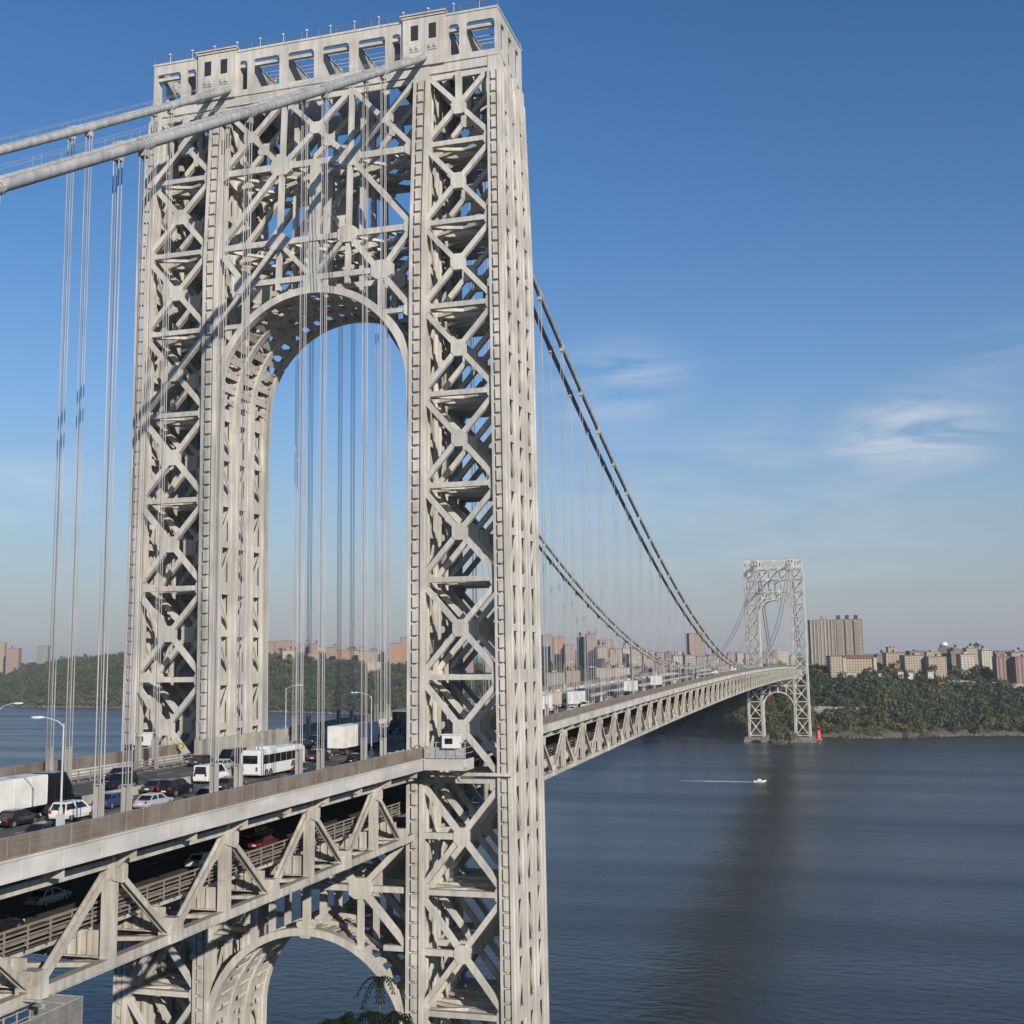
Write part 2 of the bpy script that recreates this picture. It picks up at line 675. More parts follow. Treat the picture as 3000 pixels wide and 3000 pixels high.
def XO(z): return lerp3(28.6, 29.2, 30.0, z)
def XI(z): return 17.43 + (16.1 - 17.43) * (184 - z) / 184.0
def DD(z): return lerp3(5.25, 7.25, 7.6, z)


ROWS = (-1.0, -1 / 3, 1 / 3, 1.0)
CI, CO = 1.2, 0.95          # half widths of the inner and outer columns


def rowy(k, z):
    return ROWS[k] * DD(z)


def frame_y(k, z):
    return rowy(k, z) + (-0.55, 0, 0, 0.55)[k]


def make_tower():
    root = empty('bridge_tower')
    K = [4.6, 24.4, 56.2, 85.4, 112.6, 139.1, 150.0, 163.9, 177.4]
    for sx in (-1, 1):
        for prof, hw in ((XI, CI), (XO, CO)):
            for k in range(4):
                m = MB()
                cx = lambda z: sx * prof(z)
                rings = []
                for z in K:
                    x, y = cx(z), rowy(k, z)
                    rings.append([(x - hw, y - 1.0, z), (x + hw, y - 1.0, z), (x + hw, y + 1.0, z), (x - hw, y + 1.0, z)])
                m.loft(rings)
                # built-up faces: edge angles and a middle cover strip broken by tie-plate gaps
                faces = []
                if k == 0:
                    faces.append((0, -1))
                if k == 3:
                    faces.append((0, 1))
                faces += [(1, 0), (-1, 0)]
                for fx, fy in faces:
                    z = 5.4
                    while z < 175:
                        z2 = min(z + 1.95, 175.3)
                        for a, ww in ((-.80, .22), (0, .36), (.80, .22)):
                            if a == 0:
                                za, zb = z + .17, z2 - .17
                            else:
                                za, zb = z, z2
                            if fx == 0:
                                o_ = 1.12 if a == 0 else 1.08
                                p = Vector((cx(za) + a * hw, rowy(k, za) + fy * o_, za))
                                q = Vector((cx(zb) + a * hw, rowy(k, zb) + fy * o_, zb))
                                m.beam(p, q, ww * hw * 2 * .92, (.78 if a == 0 else .62), (0, 1, 0))
                            elif a != 0:
                                p = Vector((cx(za) + fx * (hw + .02), rowy(k, za) + a * .95, za))
                                q = Vector((cx(zb) + fx * (hw + .02), rowy(k, zb) + a * .95, zb))
                                m.beam(p, q, .42, .24, (1, 0, 0))
                        z = z2
                m.build('column', M_ST, root)
    # legs: struts, crossed diagonals, gussets for each of the four frames
    for sx in (-1, 1):
        for k in range(4):
            for i, z in enumerate(LEV[1:], 1):
                y = frame_y(k, z)
                m = MB()
                m.beam((sx * (XI(z) + 1), y, z), (sx * (XO(z) - .7), y, z), 0.74, .80)
                m.build('strut', M_ST, root)
            for i in range(len(LEV) - 1):
                zt, zb = LEV[i], LEV[i + 1]
                zm = (zt + zb) / 2
                xa, xb = lambda z: sx * (XI(z) + CI - .2), lambda z: sx * (XO(z) - CO + .2)
                m = MB()
                top = zt - (.7 if i else 0.2)
                bot = zb + .7
                m.beam((xa(top), frame_y(k, top), top), (xb(bot), frame_y(k, bot), bot), .74, .76)
                m.beam((xb(top), frame_y(k, top), top), (xa(bot), frame_y(k, bot), bot), .74, .70)
                cx = sx * (XI(zm) + CI + XO(zm) - CO) / 2
                cy = frame_y(k, zm)
                g = 1.08
                m.prism([(cx + a, cy, zm + b) for a, b in ((-g, -.55), (-.6, -1.2), (.6, -1.2), (g, -.55), (g, .55), (.6, 1.2), (-.6, 1.2), (-g, .55))],
                        (0, -.44, 0), (0, .44, 0))
                for xf, sg in ((xa, sx), (xb, -sx)):
                    for ze, dz in ((zt, -1), (zb, 1)):
                        if i == 0 and dz < 0:
                            continue
                        xe = xf(ze)
                        ye = frame_y(k, ze)
                        pts = [(xe - sg * .2, ye, ze), (xe + sg * .8, ye, ze), (xe + sg * .95, ye, ze + dz * .6), (xe + sg * .2, ye, ze + dz * 1.5),
                               (xe - sg * .2, ye, ze + dz * 2.1)]
                        m.prism(pts, (0, -.42, 0), (0, .42, 0))
                if i == 0:
                    m.beam((cx, cy, zm + 1), (cx, cy, zt - .1), .9, .66)
                if zt < 72 and zb > 20:
                    m.beam((sx * (XI(zm) + 1), cy, zm), (cx, cy, zm), .85, .64)
                m.build('cross_brace', M_ST, root)
        # horizontal bracing floors
        for i, z in enumerate(LEV[1:-1]):
            m = MB()
            za = z - .05
            y0, y1 = rowy(0, z), rowy(3, z)
            x0, x1 = sx * (XI(z) + .6), sx * (XO(z) - .6)
            for (a, b) in ((0, 1), (1, 2), (2, 3)):
                ya, yb = rowy(a, z) + .5, rowy(b, z) - .5
                m.beam((x0, ya, za), (x1, yb, za), .62, .46, (0, 0, 1))
                m.beam((x0, yb, za), (x1, ya, za), .62, .42, (0, 0, 1))
            m.build('floor_bracing', M_ST, root)
        # lattice between the four columns of each line
        for prof, hw in ((XI, CI), (XO, CO)):
            for b in range(3):
                m = MB()

                def py(z, e):
                    return rowy(b, z) + .9 if e == 0 else rowy(b + 1, z) - .9
                for i in range(len(LEV) - 1):
                    zt, zb = LEV[i], LEV[i + 1]
                    zm = (zt + zb) / 2
                    for off in ((-hw + .18), (hw - .18)):
                        def P(z, e, o_=off):
                            return (sx * prof(z) + o_, py(z, e), z)
                        for lo, hi in ((zb + .8, zm - .4), (zm + .4, zt - .8)):
                            if (b + i) % 2:
                                m.beam(P(lo, 0), P(hi, 1), .34, .30, (1, 0, 0))
                            else:
                                m.beam(P(hi, 0), P(lo, 1), .34, .30, (1, 0, 0))
                        for zz, hh in ((zb, 1.9), (zm, 1.0)):
                            xx = sx * prof(zz) + off
                            ya, yb = py(zz, 0), py(zz, 1)
                            m.span(xx - .17, xx + .17, ya - .1, yb + .1, zz - hh / 2, zz + hh / 2)
                        for e in (0, 1):
                            d_ = .25 if e == 0 else -.25
                            m.beam(Vector(P(zb, e)) + Vector((0, d_, 0)), Vector(P(zt, e)) + Vector((0, d_, 0)), .6, .22, (1, 0, 0))
                m.build('side_lattice', M_ST, root)

    # portals
    def arch(k, zc, ri, ro, th, n=36):
        m = MB()
        y = frame_y(k, zc + 10)
        pts = []
        for j in range(n + 1):
            a = math.pi * j / n
            pts.append((math.cos(a), math.sin(a)))
        for j in range(n):
            (c0, s0), (c1, s1) = pts[j], pts[j + 1]
            m.prism([(ri * c0, y, zc + ri * s0), (ro * c0, y, zc + ro * s0), (ro * c1, y, zc + ro * s1), (ri * c1, y, zc + ri * s1)],
                    (0, -th, 0), (0, th, 0))
        for sg in (-1, 1):
            m.prism([(sg * ri, y, zc), (sg * ro, y, zc), (sg * (XI(zc - 6) - CI + .3), y, zc - 9), (sg * (XI(zc - 6) - CI - .05), y, zc - 9)],
                    (0, -th, 0), (0, th, 0))
        m.build('arch_rib', M_ST, root)

    def soffit(zc, r, n=44):
        m = MB()
        for b in range(3):
            for j in range(n):
                a0, a1 = math.pi * j / n, math.pi * (j + 1) / n
                y0, y1 = frame_y(b, zc + 10), frame_y(b + 1, zc + 10)
                p0 = Vector((r * math.cos(a0), 0, zc + r * math.sin(a0)))
                p1 = Vector((r * math.cos(a1), 0, zc + r * math.sin(a1)))
                nn = Vector((math.cos(a0), 0, math.sin(a0)))
                e0, e1 = Vector((0, y0, 0)), Vector((0, y1, 0))
                if j % 2:
                    m.beam(p0 + e0, p1 + e1, .42, .24, nn)
                    m.beam(p0 + e1, p1 + e0, .42, .20, nn)
                else:
                    m.beam(p0 + e0, p0 + e1, .8, .30, nn)
        m.build('arch_soffit', M_ST, root)

    for k in range(4):
        m = MB()
        xc = lambda z: XI(z) - CI + .3
        y = frame_y(k, 158)
        e = [0]

        def bm(p, q, w=1.0):
            e[0] += .018
            m.beam((p[0], frame_y(k, p[1]), p[1]), (q[0], frame_y(k, q[1]), q[1]), w * .86, .62 + e[0] % .2)

        def gus(x, z, g=1.7):
            g *= .85
            yy = frame_y(k, z)
            m.prism([(x + a * g, yy, z + b * g) for a, b in ((-1, -.5), (-.5, -.85), (.5, -.85), (1, -.5), (1, .5), (.5, .85), (-.5, .85), (-1, .5))],
                    (0, -.47, 0), (0, .47, 0))
        H0, H1, H2, H3, H4 = 175.6, 164.3, 151.8, 145.6, 139.1
        v = 5.75
        bm((-xc(H1), H1), (xc(H1), H1), 1.15)
        bm((-xc(H2), H2), (xc(H2), H2), 1.05)
        bm((-11.4, H3), (11.4, H3), 1.0)
        for sg in (-1, 1):
            bm((sg * v, H1), (sg * v, H0), .85)
            bm((sg * v, H1), (sg * v, H3 - 1.5), .85)
            # three crossed panels under the top girder
            bm((sg * v, H1), (sg * xc(H0), H0), .9)
            bm((sg * xc(H1), H1), (sg * v, H0), .9)
            bm((sg * xc(H2), H2), (sg * v, H1), .9)
            bm((sg * v, H2), (0, H3), .75)
            bm((sg * v, H2), (sg * xc(H4), H4), .95)
            bm((sg * xc(H2), H2), (sg * 11.4, H3), .9)
            bm((sg * 11.2, H3), (sg * 11.2, 139.6), .95)
            bm((sg * 11.6, H4), (sg * xc(H4), H4), .8)
            gus(sg * v, H1, 2.0)
            gus(sg * v, H2, 1.8)
            gus(sg * 11.4, H3, 2.0)
            gus(sg * 11.4, (H0 + H1) / 2, 1.3)
            if k == 0 or k == 3:
                pass
            for z, s2 in ((H1, 1.6), (H2, 1.4), (H4, 1.3)):
                yy = frame_y(k, z)
                x = sg * xc(z)
                m.prism([(x + sg * .3, yy, z - 1.8), (x - sg * s2, yy, z - .6), (x - sg * s2, yy, z + .6), (x + sg * .3, yy, z + 1.8)], (0, -.45, 0), (0, .45, 0))
        bm((-v, H1), (v, H0), .9)
        bm((v, H1), (-v, H0), .9)
        gus(0, (H0 + H1) / 2, 1.3)
        bm((0, H1), (0, 143), 1.9)
        gus(0, 144.4, 1.6)
        if k in (1, 2):
            bm((-v, H2), (v, H1), .8)
            bm((v, H2), (-v, H1), .8)
        m.build('portal_frame', M_ST, root)
        arch(k, 127.7, 15.35, 16.45, .62)
        # lower portal under the roadway
        m = MB()
        e[0] = 0
        A, B, C, T0 = 56.3, 48.5, 40.3, 63.4
        bm((-xc(A), A), (xc(A), A), .95)
        bm((-xc(T0), T0), (xc(T0), T0), 1.0)
        bm((0, T0), (0, 49.6), 1.2)
        for sg in (-1, 1):
            g = 8.3
            bm((sg * xc(T0), T0), (sg * g, A), .95)
            bm((sg * g, A), (sg * xc(B), B), 1.0)
            bm((sg * g, A), (0, T0), .9)
            bm((sg * g, A), (sg * g, 47.6), .95)
            bm((sg * 11.8, B), (sg * xc(B), B), .85)
            gus(sg * g, A, 2.0)
        gus(0, 50.2, 1.4)
        m.build('portal_frame', M_ST, root)
        arch(k, 34.6, 14.95, 16.0, .62)
    soffit(127.7, 15.75)
    soffit(34.6, 15.3)
    # flat bracing between the portal frames at the top girders
    for z in (164.3, 151.8, 63.4):
        m = MB()
        xs = np.linspace(-XI(z) + 1.2, XI(z) - 1.2, 7)
        for b in range(3):
            ya, yb = frame_y(b, z) + .3, frame_y(b + 1, z) - .3
            for j in range(6):
                m.beam((xs[j], ya, z - .1), (xs[j + 1], yb, z - .1), .55, .40, (0, 0, 1))
                m.beam((xs[j], yb, z - .1), (xs[j + 1], ya, z - .1), .55, .36, (0, 0, 1))
        m.build('portal_floor_bracing', M_ST, root)

    # crowning box girder, open at the top, windows along all four sides
    yF, XC = 6.35, 29.4
    z0, z1 = 175.80, 185.20
    wins = []
    for sg in (-1, 1):
        wins += [(sg * 26.65, 4.5, 178.40, 183.30), (sg * 22.45, 1.75, 178.40, 183.30), (sg * 13.1, 1.5, 178.40, 183.30)]
    for c in (-9.0, -3.0, 3.0, 9.0):
        wins.append((c, 4.6, 178.40, 183.30))
    wins.sort()

    def wall(y, sgn, x0, x1, ws, axis=0):
        """wall with window openings; axis 0 runs along x, axis 1 along y"""
        m = MB()
        th = .22

        def put(a0, a1, b0, b1):
            if axis == 0:
                m.span(a0, a1, y - th, y + th, b0, b1)
            else:
                m.span(y - th, y + th, a0, a1, b0, b1)
        put(x0, x1, 175.90, 178.40)
        put(x0, x1, 183.30, z1)
        e_ = x0
        for c, wd, a, b in ws:
            put(e_, c - wd / 2, 178.40, 183.30)
            e_ = c + wd / 2
            for s2 in (-1, 1):                       # rounded head corners
                xw = c + s2 * wd / 2
                q = [(xw, b), (xw - s2 * .55, b), (xw - s2 * .25, b - .1), (xw - s2 * .1, b - .25), (xw, b - .55)]
                if axis == 0:
                    m.prism([(u, y, v_) for u, v_ in q], (0, -th * .96, 0), (0, th * .96, 0))
                else:
                    m.prism([(y, u, v_) for u, v_ in q], (-th * .96, 0, 0), (th * .96, 0, 0))
        put(e_, x1, 178.40, 183.30)
        # belt course and pier seams
        if axis == 0:
            m.span(x0 - .12, x1 + .12, y + sgn * th, y + sgn * (th + .16), 177.35, 177.60)
            m.span(x0 - .12, x1 + .12, y + sgn * th, y + sgn * (th + .12), z1 - .35, z1 - .02)
        else:
            m.span(y + sgn * th, y + sgn * (th + .16), x0 - .1, x1 + .1, 177.35, 177.60)
            m.span(y + sgn * th, y + sgn * (th + .12), x0 - .1, x1 + .1, z1 - .35, z1 - .02)
        m.build('crown_wall', M_ST, root)
    wall(-yF, -1, -XC, XC, wins)
    wall(yF, 1, -XC, XC, wins)
    sw = [(-3.9, 1.9, 178.40, 183.30), (0, 1.9, 178.40, 183.30), (3.9, 1.9, 178.40, 183.30)]
    wall(-XC + .22, -1, -yF + .22, yF - .22, sw, 1)
    wall(XC - .22, 1, -yF + .22, yF - .22, sw, 1)
    m = MB()      # inside: head beams, cross webs with sloping edges, pipes
    for sg in (-1, 1):
        m.span(-XC + .5, XC - .5, sg * (yF - .9), sg * (yF - .35), 182.50, 183.05)
    for x in (-24.0, -21.2, -14.2, -12.1, -6.0, 0.0, 6.0, 12.1, 14.2, 21.2, 24.0):
        m.span(x - .11, x + .11, -yF + .3, yF - .3, 176.30, 183.40)
        m.span(x - .3, x + .3, -yF + .3, yF - .3, 183.40, 183.55)
    for y_, z in ((-2.6, 184.05), (-1.0, 183.90), (.8, 184.30), (2.4, 184.60)):
        m.tube([(-XC + 1, y_, z), (XC - 1, y_, z)], .07, 6)
    m.build('crown_bracing', M_ST, root)
    # cable housings: proud panels with a small roof and two louvres each, front and back
    for sy in (-1, 1):
        for sg in (-1, 1):
            m = MB()
            x0, x1 = sg * 14.35, sg * 21.05
            m.span(x0, x1, sy * (yF + .2), sy * (yF + .62), 177.30, 185.45)
            m.span(x0 - sg * .35, x1 + sg * .35, sy * (yF - .6), sy * (yF + 1.0), 185.45, 185.66)
            m.span(x0 - sg * .2, x1 + sg * .2, sy * (yF + .5), sy * (yF + .8), 185.10, 185.40)
            for c in (16.3, 19.2):
                m.span(sg * c - .75, sg * c + .75, sy * (yF + .62), sy * (yF + .74), 179.65, 179.90)
                m.span(sg * c - .6, sg * c - .2, sy * (yF + .6), sy * (yF + .85), 180.00, 180.60)
                m.span(sg * c + .2, sg * c + .6, sy * (yF + .6), sy * (yF + .85), 180.00, 180.60)
            h = m.build('cable_housing', M_ST, root)
            for c in (16.3, 19.2):
                m = MB()
                m.span(sg * c - .58, sg * c + .58, sy * (yF + .62), sy * (yF + .66), 181.50, 183.90)
                for zz in np.arange(181.65, 183.90, .3):
                    m.span(sg * c - .56, sg * c + .56, sy * (yF + .64), sy * (yF + .76), zz - .04, zz + .04)
                m.build('louvre', M_DK, h)
    # roof edge rail with small lights
    for sy in (-1, 1):
        m = MB()
        for z in (185.80, 186.40):
            m.tube([(-XC, sy * yF, z), (XC, sy * yF, z)], .035, 5)
        for x in np.arange(-XC, XC + .1, 2.94):
            m.tube([(x, sy * yF, 185.10), (x, sy * yF, 186.40)], .04, 5)
        m.build('roof_rail', M_RUST, root)
        for x in np.arange(-26.5, 27, 4.08):
            m = MB()
            m.tube([(x, sy * (yF + .1), 185.10), (x, sy * (yF + .1), 186.50)], .035, 5)
            m.box((x, sy * (yF + .15), 186.60), (.28, .26, .2))
            m.build('roof_light', M_WHITE, root)
    # fascia girder under the crown
    for sy in (-1, 1):
        m = MB()
        m.span(-XC + .3, XC - .3, sy * (yF - .55), sy * (yF - .05), 174.90, 176.30)
        m.build('top_girder', M_ST, root)
    for sg in (-1, 1):
        m = MB()
        m.span(sg * (XC - .45), sg * (XC - .12), -yF + .6, yF - .6, 174.95, 176.30)
        m.build('top_girder', M_ST, root)
    # heavy crossing girder below the roadway between inner and outer columns
    for sg in (-1, 1):
        m = MB()
        z = 72.25
        m.span(sg * (XI(z) - .5), sg * (XO(z) + 1.3), -9.3, -8.95, z - .22, z + .22)
        m.build('deck_strut', M_ST, root)
    return root


tower = make_tower()
tag(tower, 'huge near steel lattice tower with round portal arches, deck passing through it', 'bridge tower')
tower2 = copy_tree(tower)
tower2.location = (0, SPAN, 0)
tag(tower2, 'far small steel lattice tower standing at the wooded opposite shore', 'bridge tower')

# tower piers
for y, lab in ((0, 'concrete pier footing under the near lattice tower legs'), (SPAN, 'pale masonry pier footing under the far lattice tower at the water line')):
    m = MB()
    for sg in (-1, 1):
        x = sg * 23.2
        m.loft([[(x - 11.5 - a, y - 12 - a, z), (x + 11.5 + a, y - 12 - a, z), (x + 11.5 + a, y + 12 + a, z), (x - 11.5 - a, y + 12 + a, z)]
                for z, a in ((-.8, 1.0), (2.2, .6), (2.21, 0), (5.2, -.4))])
    m.span(-12, 12, y - 10, y + 10, -.8, 1.6)
    tag(m.build('tower_pier', M_PIER), lab, 'pier')


# ------------------------------------------------------------------ bridge deck
TX = 16.15 + .45            # truss planes
ZB, ZT = 63.8, 71.7         # truss chord centres
PNJ = 18.288
SIDE = [-23.2 - PNJ * k for k in range(9)]                  # posts of the shore span
PM = 1020.8 / 56
MAIN = [23.1 + PM * k for k in range(57)]                   # posts of the river span
YE = 9.6                                                    # trusses end at the tower
ZR = 73.75                                                  # upper roadway


def deck_span(label, posts, ya, yb, detail):
    root = empty('bridge_deck', (0, (ya + yb) / 2, 0))
    oy = (ya + yb) / 2
    posts = sorted(posts)
    p = abs(posts[1] - posts[0])
    mids = [(a + b) / 2 for a, b in zip(posts, posts[1:])]
    nodes = sorted(posts + mids + [ya, yb])
    for e_, nb in ((ya, posts[0]), (yb, posts[-1])):
        k = 1 if e_ > nb else -1
        if abs(e_ - nb) > 6:
            mids.append(nb + k * p / 2 if abs(e_ - nb) > p / 2 else e_)
    mids.sort()

    def fin(mb_, name, m, parent=None):
        mb_.v = [(a, b - oy, c) for a, b, c in mb_.v]
        return mb_.build(name, m, parent or root)

    cut = nodes if yb > 0 else nodes
    for side in (1, -1):
        x = side * TX
        whole = MB()
        mk = (lambda: MB()) if side == 1 else (lambda: whole)
        # chords
        t, b = mk(), mk()
        for a, c in zip(cut, cut[1:]):
            if c - a < .2:
                continue
            za, zc = camber(a), camber(c)
            t.beam((x, a, ZT + za), (x, c, ZT + zc), .80, .62, (0, 0, 1))
            t.beam((x + side * .43, a, ZT + za + .28), (x + side * .43, c, ZT + zc + .28), .14, .30, (0, 0, 1))
            b.beam((x, a, ZB + za), (x, c, ZB + zc), .86, .74, (0, 0, 1))
            b.beam((x, a, ZB + za - .40), (x, c, ZB + zc - .40), 1.06, .10, (0, 0, 1))
        if side == 1:
            fin(t, 'top_chord', M_TR)
            fin(b, 'bottom_chord', M_TR)
        nd = 0
        rest = MB()
        for y in posts:
            z = camber(y)
            m = mk()
            for s2 in (-1, 1):      # two channels with a recessed web
                m.span(x + s2 * .36 - .09, x + s2 * .36 + .09, y - .52, y + .52, ZB + z + .3, ZT + z - .3)
            m.span(x - .28, x + .28, y - .08, y + .08, ZB + z + .3, ZT + z - .3)
            m.span(x - .27, x + .27, y + .36, y + .5, ZB + z + .3, ZT + z - .3)
            m.span(x - .27, x + .27, y - .5, y - .36, ZB + z + .3, ZT + z - .3)
            po = fin(m, 'truss_post', M_TR) if side == 1 else None
            m = mk()
            yy, zz = y, ZT + z
            g = [(x, yy - .75, zz + .75), (x, yy - .75, zz - .7), (x, yy - .55, zz - 1.3), (x, yy + .8, zz - 1.75), (x, yy + 1.5, zz - 1.35), (x, yy + 1.5, zz + .75)]
            m.prism(g, (-.64, 0, 0), (.64, 0, 0))
            # bracket carrying the overhanging sidewalk
            m.prism([(x + side * .5, y, ZT + z + .4), (x + side * .5, y, ZT + z - .5), (side * 19.3, y, 73.05 + z), (side * 19.3, y, 73.3 + z)], (0, -.09, 0), (0, .09, 0))
            if side == 1:
                fin(m, 'gusset_plate', M_TR)
        for ym in mids:
            z = camber(ym)
            for s2 in (-1, 1):
                yp = ym + s2 * p / 2
                near = [q for q in posts if abs(q - yp) < 1.5]
                if not near:
                    continue
                yp = near[0]
                m = rest if (side == 1 and nd >= 100) else mk()
                P, Q = Vector((x, ym + s2 * .6, ZB + z + .5)), Vector((x, yp - s2 * .55, ZT + camber(yp) - .7))
                for s3 in (-1, 1):
                    m.beam(P + Vector((s3 * .27, 0, 0)), Q + Vector((s3 * .27, 0, 0)), .50, .13, (1, 0, 0))
                m.beam(P, Q, .10, .5, (1, 0, 0))
                if side == 1 and nd < 100:
                    fin(m, 'truss_diagonal', M_TR)
                nd += 1
        if rest.v:
            o = fin(rest, 'truss_diagonal', M_TR)
            o['kind'] = 'stuff'
        ng = 0
        for ym in mids:
            z = camber(ym)
            m = mk()
            zz = ZB + z
            g = [(x, ym - 1.0, zz - .42), (x, ym + 1.0, zz - .42), (x, ym + .95, zz + .9), (x, ym + .45, zz + 1.7), (x, ym - .45, zz + 1.7), (x, ym - .95, zz + .9)]
            m.prism(g, (-.68, 0, 0), (.68, 0, 0))
            if side == 1:
                fin(m, 'node_plate', M_TR)
        if side == -1:
            fin(whole, 'side_truss', M_TR)
    # floor systems
    m, m2 = MB(), MB()
    allb = sorted(posts + mids)
    for y in allb:
        z = camber(y)
        m.span(-19.0, 19.0, y - .07, y + .07, 72.15 + z, 73.2 + z)
        m.span(-16.0, 16.0, y - .25, y + .25, 72.02 + z, 72.14 + z)
        m2.span(-16.0, 16.0, y - .07, y + .07, 64.3 + z, 66.3 + z)
        m2.span(-16.0, 16.0, y - .3, y + .3, 64.18 + z, 64.29 + z)
        for xx in np.arange(-15.6, 15.7, .95):
            m2.span(xx - .06, xx + .06, y - .28, y + .28, 64.3 + z, 66.25 + z)
    fin(m, 'upper_floor_beam', M_TR)['kind'] = 'stuff'
    fin(m2, 'lower_floor_beam', M_TR)['kind'] = 'stuff'
    m, m2 = MB(), MB()
    for a, c in zip(cut, cut[1:]):
        za, zc = camber(a), camber(c)
        for xx in np.linspace(-13.5, 13.5, 10):
            m.beam((xx, a, 66.0 + za), (xx, c, 66.0 + zc), .3, .55, (0, 0, 1))
            m2.beam((xx, a, 72.95 + za), (xx, c, 72.95 + zc), .3, .45, (0, 0, 1))
    fin(m, 'lower_stringers', M_TR)
    fin(m2, 'upper_stringers', M_TR)
    m = MB()
    for a, c in zip(allb, allb[1:]):       # bottom laterals
        za, zc = camber(a), camber(c)
        m.beam((-TX, a, ZB + za - .1), (TX, c, ZB + zc - .1), .45, .35, (0, 0, 1))
        m.beam((TX, a, ZB + za - .1), (-TX, c, ZB + zc - .1), .45, .30, (0, 0, 1))
    fin(m, 'bottom_bracing', M_TR)
    # fascia girders and sidewalks
    for side in (1, -1):
        m, sw, sof = MB(), MB(), MB()
        for a, c in zip(cut, cut[1:]):
            za, zc = camber(a), camber(c)
            f = lambda xx, z, w_, h_, mm: mm.beam((side * xx, a, z + za), (side * xx, c, z + zc), w_, h_, (0, 0, 1))
            f(19.5, 73.85, .18, 1.42, m)
            f(19.53, 74.58, .34, .16, m)
            f(19.45, 73.12, .40, .10, m)
            f(17.6, 73.62, 3.6, .3, sw)
            f(19.28, 74.2, .1, .7, sof)
        for y in np.arange(ya + 2, yb, 4.572 if yb < 1 else 9.144):
            z = camber(y)
            m.span(side * 19.59, side * 19.63, y - .09, y + .09, 73.18 + z, 74.48 + z)
        fin(m, 'fascia_girder', M_FA)
        fin(sw, 'sidewalk_slab', M_CON)
    return root


def road_strip(name, x0, x1, zt, th, ya, yb, m, step=18.0):
    ys = np.linspace(ya, yb, max(2, int(abs(yb - ya) / step) + 1))
    mm = MB()
    mm.loft([[(x0, y, zt - th + camber(y)), (x1, y, zt - th + camber(y)), (x1, y, zt + camber(y)), (x0, y, zt + camber(y))] for y in ys])
    return mm.build(name, m)


d1 = deck_span('', SIDE, -186.0, -YE, True)
tag(d1, 'near double-deck bridge span with open triangulated side truss, left of the near tower', 'bridge deck')
d2 = deck_span('', MAIN, YE, SPAN - YE, True)
tag(d2, 'long double-deck bridge span receding from the near tower to the far tower', 'bridge deck')
structure(road_strip('upper_road', -14.6, 14.6, ZR, .45, -186, SPAN + 190, M_ROAD))
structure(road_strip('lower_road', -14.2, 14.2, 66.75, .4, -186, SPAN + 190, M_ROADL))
# painted lines on the upper road
m = MB()
for x in (-13.6, 13.6, -.45, .45):
    for y in np.arange(-186, 1060, 12):
        m.beam((x, y, ZR + .006 + camber(y)), (x, y + 12, ZR + .006 + camber(y + 12)), .14, .006, (0, 0, 1))
for x in (-10.4, -7.1, -3.8, 3.8, 7.1, 10.4):
    for y in np.arange(-186, 700, 12):
        m.beam((x, y, ZR + .006 + camber(y)), (x, y + 3.2, ZR + .006 + camber(y + 3)), .13, .006, (0, 0, 1))
structure(m.build('road_markings', M_LINE))
m = MB()
for x in (-6.8, -3.4, 0, 3.4, 6.8, 10.4, -10.4):
    for y in np.arange(-186, 100, 12):
        m.beam((x, y, 66.756 + camber(y)), (x, y + 3.2, 66.756 + camber(y + 3)), .13, .006, (0, 0, 1))
structure(m.build('lower_road_markings', M_LINE))
# approach span beyond the far tower
m = MB()
m.span(-17, 17, SPAN + YE, SPAN + 190, 63.4, 72.9)
m.span(-19.5, 19.5, SPAN + YE, SPAN + 190, 73.0, 73.5)
tag(m.build('approach_span', M_TR), 'bridge approach continuing into the trees beyond the far tower', 'bridge deck')

# median barrier
ys = np.linspace(-186, SPAN, 70)
m = MB()
m.loft([[(-.3, y, ZR + camber(y)), (.3, y, ZR + camber(y)), (.12, y, ZR + .85 + camber(y)), (-.12, y, ZR + .85 + camber(y))] for y in ys])
tag(m.build('median_barrier', M_CON), 'low concrete barrier along the middle of the upper roadway', 'barrier')


def outer_fence(side, ya, yb, label, pitch=2.286):
    root = empty('mesh_fence', (side * 19.42, ya, 74.6))
    n = int(round((yb - ya) / pitch))
    ys_ = [ya + (yb - ya) * i / n for i in range(n + 1)]
    po, pa, ra = MB(), MB(), MB()
    for y in ys_:
        z = camber(y) - .0
        po.box((0, y - ya, .78 + z), (.10, .11, 1.56))
    st = max(1, n // 60) if yb - ya > 300 else 1
    cs = ys_[::st] + ([ys_[-1]] if ys_[-1] not in ys_[::st] else [])
    for a, c in zip(cs, cs[1:]):
        za, zc = camber(a), camber(c)
        pa.beam((0, a - ya, .80 + za), (0, c - ya, .80 + zc), .03, 1.38, (0, 0, 1))
        for h in (.08, 1.52):
            ra.beam((0, a - ya, h + za), (0, c - ya, h + zc), .085, .09, (0, 0, 1))
    po.build('fence_posts', M_RUST, root)['kind'] = 'stuff'
    pa.build('mesh_panel', M_MESH, root)
    ra.build('fence_rail', M_RUST, root)
    tag(root, label, 'fence')


outer_fence(1, -186, -11.2, 'brown mesh fence along the near outer edge of the bridge, left of the near tower')
outer_fence(-1, -186, -11.2, 'brown mesh fence on the far edge of the bridge, left of the near tower')
outer_fence(1, 11.2, SPAN - 11, 'long brown fence along the near edge of the bridge beyond the near tower')
outer_fence(-1, 11.2, SPAN - 11, 'long brown fence along the far edge of the bridge beyond the near tower')


